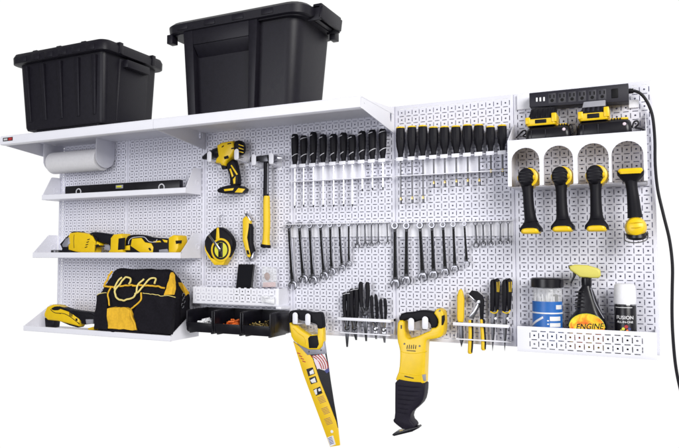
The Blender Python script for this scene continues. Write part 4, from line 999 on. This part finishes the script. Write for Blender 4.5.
def charger(u0, u1, v0, v1, vb, ub0, ub1, vy0, vy1, vt, label, grey):
    # px extents: body u0..u1, v0 (top) .. v1 at its middle; battery ub0..ub1: yellow band vy0..vy1, black top from vt
    dm = 4.3; um = (u0+u1)/2
    xa, xb = P(u0, v1, dm).x, P(u1, v1, dm).x; zt = P(um, v0, dm).z
    t = thing('battery_charger', label, 'charger', ((xa+xb)/2, -3, Z1), 'battery chargers on the station')
    m = MB(); m.loft([(Z1-.01, xa+.1, xb-.1, -4.5, -.9, .5), (Z1+.25, xa, xb, -4.6, -.8, .6), (zt-.55, xa+.05, xb-.05, -4.5, -.8, .6), (zt-.2, xa+.2, xb-.2, -4.3, -.9, .6), (zt, xa+.6, xb-.6, -3.9, -1.2, .5)], 6); m.build('charger_body', M['gloss'], t)
    ba, bb = P(ub0, vy0, 4.2).x, P(ub1, vy0, 4.2).x; ubm = (ub0+ub1)/2
    z0, z1, z2 = P(ubm, vy1, 4.2).z, P(ubm, vy0, 4.2).z, P(ubm, vt, 3.4).z
    m = MB(); m.loft([(z0-.05, ba+.25, bb-.25, -4.2, -1.2, .3), (z1+.1, ba+.2, bb-.2, -4.2, -1.2, .35), (z1+.35, ba+.25, bb-.25, -4.15, -1.2, .35), (z2-.15, ba+.5, bb-.15, -3.5, -1.2, .35), (z2, ba+.7, bb-.3, -3.3, -1.3, .3)], 5); bt = m.build('battery', M['black'], t)
    m = MB(); m.loft([(z0, ba+.1, bb-.1, -4.3, -1.3, .3), (z0+.15, ba, bb, -4.4, -1.3, .35), (z1-.12, ba+.02, bb-.02, -4.4, -1.3, .35), (z1, ba+.15, bb-.15, -4.28, -1.3, .3)], 5)
    m.box(ba-.06, ba+.5, -4.5, -2, z0+.2, z1+.22, .1); m.box(bb-.5, bb+.08, -4.5, -1.6, z0+.25, z1+.55, .1)
    yb = m.build('battery_band', M['yellow'], bt)
    m = MB(); m.box((ba+bb)/2-.65, (ba+bb)/2+.65, -4.47, -4.3, z0+.22, z1-.12, .06); m.build('latch', M['black'], yb)
    for k in range(5):
        x = ba+.5+(bb-ba-1.1)*k/4
        m = MB(); m.hexa([(x-.14, -4.25, z1+.2), (x+.14, -4.25, z1+.2), (x+.14, -3.9, z1+.2), (x-.14, -3.9, z1+.2), (x+.02, -3.66, z2-.15), (x+.26, -3.66, z2-.15), (x+.26, -3.3, z2-.15), (x+.02, -3.3, z2-.15)], .04); m.build('battery_rib', M['gloss' if not grey else 'strip'], bt)
    if grey:
        m = MB(); m.hexa([(ba+.4, -4.0, z1+.75), (bb-.3, -4.0, z1+.75), (bb-.3, -3.3, z1+.75), (ba+.4, -3.3, z1+.75), (ba+.55, -3.6, z2+.02), (bb-.3, -3.6, z2+.02), (bb-.3, -3.0, z2+.02), (ba+.55, -3.0, z2+.02)], .05); m.build('battery_top', M['grey'], bt)
    xr0 = P(ub1+1, v0, 4.2).x
    m = MB(); m.box(xr0, xb-.35, -3.9, -1.4, zt-.05, zt+.18, .06); m.build('charger_trim', M['yellow'], t)
    m = MB()
    for k in range(4): m.box(xr0+.15+.3*k, xr0+.3+.3*k, -4.2, -3.85, zt-.12, zt+.1, .02)
    m.build('trim_tooth', M['black'], t)
    m = MB(); m.lathe([(0, .2), (.1, .14)], (xb-.75, -4.52, (Z1+zt)/2+.15), (0, -1, 0), 12); m.build('charge_lamp', M['led'], t)
    m = MB(); m.box(xa+.7, xa+.78, -4.68, -4.5, Z1+.15, zt-.5, .02); m.box(xa+2.3, xa+2.38, -4.68, -4.5, Z1+.15, zt-.5, .02); m.build('body_rib', M['strip'], t)
    return t
ch1 = charger(525.3, 571, 125.3, 137.5, 0, 526, 556, 118.6, 125.2, 107.6, 'black battery charger with a yellow banded battery, left one under the power strip', False)
ch2 = charger(576.5, 632, 119.6, 133, 0, 578.4, 608.4, 112.8, 120.2, 101.5, 'black battery charger with a grey topped battery, right one under the power strip', True)
def loop(pts, dd, par):
    m = MB(); m.tube(spline([P(u, v, dd) for u, v in pts], 5), .1, 8); m.build('charger_cable', M['cable'], par)
loop([(516, 138), (519, 135), (522, 131.5), (525, 130.5), (526, 133), (523, 136), (527, 137)], 3.4, ch1)
loop([(571, 134), (573, 128), (571, 124.5), (568.5, 127), (571, 131), (574.5, 134)], 3.6, ch1)
loop([(632, 128), (634, 122), (637.5, 121), (638.5, 124), (635, 127.5), (638, 128), (642, 129), (644, 130.5)], 3.6, ch2)

# ------------------------------------------------------------------ four hanging tools in the arches
DA = crop(505, 135, 3.9); DB = crop(570, 135, 3.9)
def hung_drill(cf, hx, hy, hr, fx, fy, fw, lab):
    dd = 4.9; w = P(*cf(hx, hy), dd); f = P(*cf(fx, fy), dd)
    r = hr/3.9/9.2
    t = thing('cordless_drill', lab, 'drill', (f.x, f.y, f.z), 'cordless drills hanging grip down in the arches')
    m = MB(); m.lathe([(.4, r*.9), (.5, r*1.1), (1.4, r*1.2), (3.2, r*1.12), (4.0, r*.8)], w+Vector((.14, -.4, 0)), (0, 1, 0), 28); m.build('motor_housing', M['yellow'], t)
    m = MB(); m.lathe([(-.4, r*.6), (-.3, r*.8), (-.1, r*.93), (.25, r*1.0), (.9, r*1.02), (1.0, r*.98)], w+Vector((-.05, -.4, 0)), (0, 1, 0), 28, .9, 1.08); m.build('rear_cap', M['black'], t)
    for s in (-1, 1):
        m = MB(); 
        for k in range(3): m.lathe([(0, r*.5), (.2, r*.4)], w+Vector((s*r*.78, .1+.4*k, -.05)), (s, 0, 0), 14, 1.25, .7)
        m.build('side_vent', M['yellow'], t)
    m = MB()
    for k in range(4): m.box(w.x-r*.72, w.x+r*.72, w.y-.84, w.y-.5, w.z+r*(.5-.34*k)-.06, w.z+r*(.5-.34*k)+.06, .04)
    m.build('cap_rib', M['gloss'], t)
    m = MB(); top = w+Vector((0, .5, -r*.7)); mid = (top+f)/2+Vector((-.02, -.05, 0)); bt = f+Vector((0, 0, .9))
    m.tube(spline([top, top*.65+mid*.35, mid, bt], 5), [.78, .76, .72, .68, .64, .62, .6, .6, .6, .61, .62, .63, .65, .68, .74, .86], 16); m.build('grip', M['black'], t)
    m = MB(); R = fw/3.9/9.3/2
    m.loft([(f.z-.15, f.x-R, f.x+R, f.y-1.1, f.y+1.4, .35), (f.z+.25, f.x-R*.98, f.x+R*.98, f.y-1.1, f.y+1.4, .4), (f.z+.55, f.x-R*.82, f.x+R*.82, f.y-.95, f.y+1.1, .4), (f.z+1.0, f.x-R*.58, f.x+R*.58, f.y-.7, f.y+.8, .38), (f.z+1.4, f.x-R*.4, f.x+R*.4, f.y-.5, f.y+.6, .3)]); m.build('foot', M['black'], t)
    m = MB(); m.loft([(f.z-.42, f.x-R*.72, f.x+R*.74, f.y-1.1, f.y+1.1, .35), (f.z-.3, f.x-R*.84, f.x+R*.84, f.y-1.25, f.y+1.2, .4), (f.z-.05, f.x-R*.84, f.x+R*.84, f.y-1.32, f.y+1.3, .4), (f.z+.14, f.x-R*.72, f.x+R*.7, f.y-1.28, f.y+1.2, .35), (f.z+.3, f.x-R*.4, f.x+R*.4, f.y-1.0, f.y+1., .3)]); m.build('battery_dock', M['yellow'], t)
hung_drill(DA, 84, 165, 37, 102, 372, 88, 'cordless drill hanging grip down in the leftmost arch')
hung_drill(DA, 216, 160, 37, 226, 364, 92, 'cordless drill hanging grip down in the second arch from the left')
hung_drill(DB, 98, 155, 37, 105, 362, 90, 'cordless drill hanging grip down in the third arch from the left')
t = thing('impact_driver', 'cordless driver hanging upside down in the rightmost arch, yellow motor at the bottom', 'driver', P(*DB(258, 400), 4.2))
f = P(*DB(236, 146), 4.6); R = 100/3.9/9.4/2
m = MB(); m.loft([(f.z-1.0, f.x-R*.55, f.x+R*.55, f.y-.5, f.y+.7, .35), (f.z-.6, f.x-R*.78, f.x+R*.78, f.y-.8, f.y+1.1, .4), (f.z-.2, f.x-R, f.x+R, f.y-1.1, f.y+1.4, .35), (f.z+.1, f.x-R, f.x+R, f.y-1.1, f.y+1.4, .3)]); m.build('foot', M['black'], t)
m = MB(); m.loft([(f.z-.25, f.x-R*.8, f.x+R*.8, f.y-1.2, f.y+1.2, .3), (f.z+.05, f.x-R*.95, f.x+R*.95, f.y-1.25, f.y+1.3, .35), (f.z+.35, f.x-R*.85, f.x+R*.85, f.y-1.1, f.y+1.2, .3)]); m.build('battery_dock', M['yellow'], t)
w = P(*DB(256, 352), 4.4)
m = MB(); m.tube(spline([f+Vector((0, .1, -.8)), f*.5+w*.5+Vector((.0, 0, .2)), w+Vector((-.05, .3, .9))], 6), [.72, .66, .62, .6, .6, .62, .64, .66, .68, .7, .74, .76, .8], 16); m.build('grip', M['black'], t)
m = MB(); m.lathe([(-.7, .55), (-.5, .85), (.0, 1.05), (.6, 1.08), (1.6, 1.0), (2.2, .8)], w+Vector((0, -.3, -.2)), (0, 1, -.05), 24, 1.05, 1.1); m.build('motor_housing', M['yellow'], t)
m = MB(); m.tube(spline([w+Vector(p) for p in ((-.75, -.8, .1), (-.2, -1.05, .25), (.4, -1.05, .3), (.8, -.7, .2))], 4), .06, 6); m.tube(spline([w+Vector(p) for p in ((-.75, -.8, -.35), (-.2, -1.08, -.3), (.4, -1.08, -.25), (.8, -.7, -.3))], 4), .06, 6); m.build('housing_seam', M['yellowgrip'], t)
m = MB(); m.lathe([(-.6, .8), (-.2, 1.0), (.0, 1.1), (.3, 1.05)], w+Vector((.06, .2, -1.0)), (0, .45, -1), 20, 1.0, 1.0); m.build('nose_cap', M['gloss'], t)
m = MB(); m.tube(spline([w+Vector(p) for p in ((-1.1, .2, -.9), (-1.1, -.3, -1.7), (0, -.5, -1.95), (1.1, -.3, -1.6), (1.15, .2, -.7))], 5), .07, 6); m.build('wire_guard', M['steel'], t)

# ------------------------------------------------------------------ front basket and its contents
t = thing('perforated_basket', 'white perforated steel basket at the lower right, in front of the bottles', 'basket', (88.2, -2, 0))
fm = perforated(14.95, 3.05, 2, 13, 1, 2, .06, flange=.05, rim=.05)
for v in fm.bm.verts: v.co = Vector((v.co.x+80.7, v.co.y-4.0, v.co.z+.0))
fm.build('perforated_front', M['white'], t)
m = MB(); m.box(80.75, 95.6, -3.93, -.05, .02, .1); m.box(80.72, 80.8, -3.9, -.05, .1, 3.0); m.box(95.5, 95.6, -3.9, -.05, .1, 3.0); m.build('basket_pan', M['white'], t)

t = thing('cable_tie_jar', 'clear jar with black lid and blue label, full of white cable ties', 'jar', (84, -2.3, .1))
cx, cy, rj = 84.0, -2.05, 1.72
m = MB(); m.lathe([(.02, rj-.15), (.1, rj), (7.3, rj), (7.5, rj-.1), (7.6, rj-.25)], (cx, cy, .1), (0, 0, 1), 32); m.build('jar_body', M['clear'], t)
m = MB(); m.lathe([(0, rj+.12), (.05, rj+.16), (1.0, rj+.16), (1.12, rj+.05), (1.15, rj-.1)], (cx, cy, 7.62), (0, 0, 1), 36); m.build('lid', M['gloss'], t)
m = MB()
for k in range(34):
    a_ = random.uniform(0, 6.28); r = random.uniform(.3, 1.45); x = cx+r*math.cos(a_); y = cy+r*math.sin(a_)
    m.box(x-.07, x+.07, y-.03, y+.03, .2, 5.6+random.uniform(0, 1.4), .0, 1, None)
m.build('cable_tie', M['labelw'], t)
m = MB()
for k in range(12):
    a_ = random.uniform(-.4, 1.0); r = random.uniform(.9, 1.4); x = cx+r*math.cos(a_); y = cy-abs(r*math.sin(a_+.4))
    m.box(x-.06, x+.06, y-.03, y+.03, .2, 6.8)
m.build('cable_tie', M['cable'], t)
def wrap(mb, cx, cy, r, a0, a1, z0, z1, n=20, th=.03):
    V = []; F_ = []
    for k in range(n+1):
        a_ = math.radians(a0+(a1-a0)*k/n)
        for rr, z in ((r, z0), (r+th, z0), (r+th, z1), (r, z1)): V.append(Vector((cx+rr*math.sin(a_), cy-rr*math.cos(a_), z)))
    for k in range(n):
        for j in range(4): F_.append((4*k+j, 4*k+(j+1) % 4, 4*k+4+(j+1) % 4, 4*k+4+j))
    mb.raw(V, F_)
m = MB(); wrap(m, cx, cy, rj, -85, 80, 1.0, 6.0); lb = m.build('blue_label', M['blue'], t)
m = MB(); wrap(m, cx, cy, rj+.03, -85, 80, 4.55, 4.72); m.build('label_line', M['labelw'], lb)
m = MB(); wrap(m, cx, cy, rj+.03, 15, 60, 3.75, 4.25); wrap(m, cx, cy, rj+.03, 15, 60, 3.05, 3.5); wrap(m, cx, cy, rj+.03, 5, 12, 3.7, 3.85); wrap(m, cx, cy, rj+.03, 5, 12, 3.3, 3.45); wrap(m, cx, cy, rj+.03, 40, 70, 5.1, 5.6); m.build('label_print', M['labelw'], lb)
m = MB()
for k in range(12):
    a_ = -70+5*k; wrap(m, cx, cy, rj+.03, a_, a_+6, 3.0+.09*k, 3.25+.09*k, 2)
m.build('label_print', M['labelw'], lb)
m = MB(); wrap(m, cx, cy, rj+.008, -84, 15, 1.02, 2.95); m.build('label_base', M['navy'], lb)

t = thing('spray_bottle', 'black spray bottle with lime trigger head and orange flame label', 'spray bottle', (88.5, -2.2, .1))
cx, cy = 88.45, -2.3
m = MB()
m.loft([(.1, cx-2.0, cx+2.05, cy-1.1, cy+1.1, .7), (.3, cx-2.1, cx+2.15, cy-1.2, cy+1.2, .8), (3.4, cx-2.1, cx+2.15, cy-1.2, cy+1.2, .8), (4.1, cx-1.95, cx+2.0, cy-1.15, cy+1.15, .8), (4.6, cx-1.5, cx+1.7, cy-1.0, cy+1.0, .8), (5.1, cx-1.15, cx+1.45, cy-.9, cy+.9, .75),
        (6.2, cx-1.05, cx+1.1, cy-.8, cy+.8, .7), (7.3, cx-.9, cx+.75, cy-.7, cy+.7, .6), (7.7, cx-.6, cx+.55, cy-.55, cy+.55, .5), (8.0, cx-.5, cx+.5, cy-.5, cy+.5, .48)], 6)
for k in range(5): m.box(cx-1.3+.05*k, cx-.2, cy-.95+.03*k, cy-.2, 5.4+.42*k, 5.6+.42*k, .07)
m.build('bottle_body', M['gloss'], t, ang=.8)
m = MB(); m.tube(spline([Vector(p) for p in ((cx+.5, cy-.75, 7.7), (cx+.9, cy-.95, 6.2), (cx+1.35, cy-1.15, 5.2), (cx+1.85, cy-1.22, 4.3))], 5), .05, 6); m.build('bottle_seam', M['grey'], t)
m = MB(); m.lathe([(0, .55), (.1, .58), (.9, .56), (1.0, .45)], (cx, cy, 7.9), (0, 0, 1), 20); m.build('collar', M['gloss'], t)
SPc = crop(500, 220, 2.989)
m = MB(); m.trace(SPc, [(207, 138), (224, 133), (262, 135), (292, 144), (300, 150), (302, 166), (296, 173), (280, 174), (240, 171), (222, 158), (210, 150)], 2.3, 1.0, .22, 3, 0); m.build('trigger_head', M['lime'], t)
m = MB(); m.trace(SPc, [(204, 136), (216, 134), (218, 146), (206, 146)], 2.3, .6, .1); m.trace(SPc, [(218, 150), (230, 156), (224, 172), (214, 190), (210, 188), (218, 168)], 2.3, .5, .1); m.build('trigger', M['gloss'], t)
b = MB(); pts = [(cx-1.85, .6), (cx+1.9, .6), (cx+1.9, 3.2)]+[(cx+.02+1.88*math.cos(a_), 3.2+1.5*math.sin(a_)) for a_ in [math.pi*k/14 for k in range(1, 14)]]+[(cx-1.85, 3.2)]
b.prism(pts, cy-1.235, cy-1.19, 'y'); lb = b.build('flame_label', M['flame'], t)
m = MB(); text_on(m, 'ENGINE', .9, lambda v: Vector((cx+.35+v.x*.92+v.y*.2, cy-1.245-v.z*.5, 3.28+v.y+v.x*.06)), .012); m.build('lettering', M['gloss'], lb)
m = MB(); q = [(cx+.02+1.92*math.cos(a_), cy-1.22, 3.2+1.54*math.sin(a_)) for a_ in [math.pi*k/14 for k in range(0, 15)]]; m.tube([Vector(p) for p in q], .04, 6); m.build('label_edge', M['limeY'], lb)

t = thing('spray_can', 'black paint spray can with white cap and printed lettering', 'spray can', (92.5, -2.3, .1))
cx, cy, rc = 92.5, -2.3, 1.16
m = MB(); m.lathe([(0, rc-.08), (.1, rc), (5.7, rc), (5.85, rc-.05)], (cx, cy, .1), (0, 0, 1), 36); cn = m.build('can_body', M['gloss'], t)
m = MB(); m.lathe([(0, rc-.0), (.08, rc+.02), (1.2, rc), (2.0, rc-.06), (2.22, rc-.14), (2.3, rc-.3)], (cx, cy, 5.95), (0, 0, 1), 36); m.build('cap', M['capw'], t)
m = MB(); m.lathe([(0, rc+.01), (.06, rc+.03), (.12, rc+.01)], (cx, cy, 5.82), (0, 0, 1), 36, cap=False); m.build('rim', M['steel'], t)
def cyl(v, zz, r=rc, sh=0.): a_ = (v.x+sh)/r; return Vector((cx+(r+.006+v.z)*math.sin(a_), cy-(r+.006+v.z)*math.cos(a_), zz+v.y))
m = MB(); text_on(m, 'FUSION', .56, lambda v: cyl(v, 4.45, sh=-.02), .008); m.build('lettering', M['labelw'], cn)
m = MB(); text_on(m, 'ALL-IN-ONE', .33, lambda v: cyl(v, 3.95, sh=-.02), .004); m.build('lettering', M['labelw'], cn)
m = MB(); wrap(m, cx, cy, rc, -55, 40, 5.55, 5.62, 12, .02); m.build('label_line', M['labelw'], cn)
for sh, z, r, mm in ((-.2, 3.2, .17, 'limeY'), (.1, 3.45, .2, 'red'), (.42, 3.2, .15, 'flagblue'), (-.45, 3.0, .12, 'lime'), (.2, 3.05, .12, 'orange')):
    m = MB(); p = cyl(Vector((sh, 0, 0)), z); nrm = Vector((math.sin(sh/rc), -math.cos(sh/rc), 0)); m.lathe([(-.02, r), (.012, r)], p, nrm, 14); m.build('colour_dot', M[mm], cn)

# ------------------------------------------------------------------ camera, world, lamps
cam = bpy.data.cameras.new('camera'); co = bpy.data.objects.new('camera', cam); C.objects.link(co); sc.camera = co
co.location = (CAMX*S, CAMY*S, CAMZ*S); co.rotation_euler = (math.pi/2+PITCH, 0, -YAW)
cam.sensor_width = 36; cam.lens = F/679*36; cam.shift_x = -OX/679; cam.shift_y = OY/679; cam.clip_start = .05; cam.clip_end = 200

wd = bpy.data.worlds.new('World'); sc.world = wd; wd.use_nodes = True
nt = wd.node_tree; bg = nt.nodes['Background']
tc = nt.nodes.new('ShaderNodeTexCoord'); sx = nt.nodes.new('ShaderNodeSeparateXYZ'); mr = nt.nodes.new('ShaderNodeMapRange')
mr.inputs['From Min'].default_value = -.25; mr.inputs['From Max'].default_value = .12; mr.inputs['To Min'].default_value = .17; mr.inputs['To Max'].default_value = 1.02
nt.links.new(tc.outputs['Generated'], sx.inputs[0]); nt.links.new(sx.outputs['Y'], mr.inputs['Value'])
nt.links.new(mr.outputs['Result'], bg.inputs['Strength']); bg.inputs['Color'].default_value = (1, 1, 1, 1)

def area(name, loc, target, sx_, sy_, power, col):
    l = bpy.data.lights.new(name, 'AREA'); l.shape = 'RECTANGLE'; l.size = sx_; l.size_y = sy_; l.energy = power; l.color = col
    o = bpy.data.objects.new(name, l); C.objects.link(o); o.location = Vector(loc)*S
    o.rotation_euler = (Vector(target)-Vector(loc)).to_track_quat('-Z', 'Y').to_euler(); return o
area('softbox_key', (200, -150, 85), (60, 0, 14), 2.4, 2.4, 275, (1, .99, .97))
area('softbox_fill', (10, -170, 15), (40, 0, 16), 2.2, 2.2, 85, (.95, .96, 1))

sc.render.engine = 'CYCLES'
sc.view_settings.view_transform = 'Standard'; sc.view_settings.look = 'None'; sc.view_settings.exposure = 0; sc.view_settings.gamma = 1
sc.render.film_transparent = False
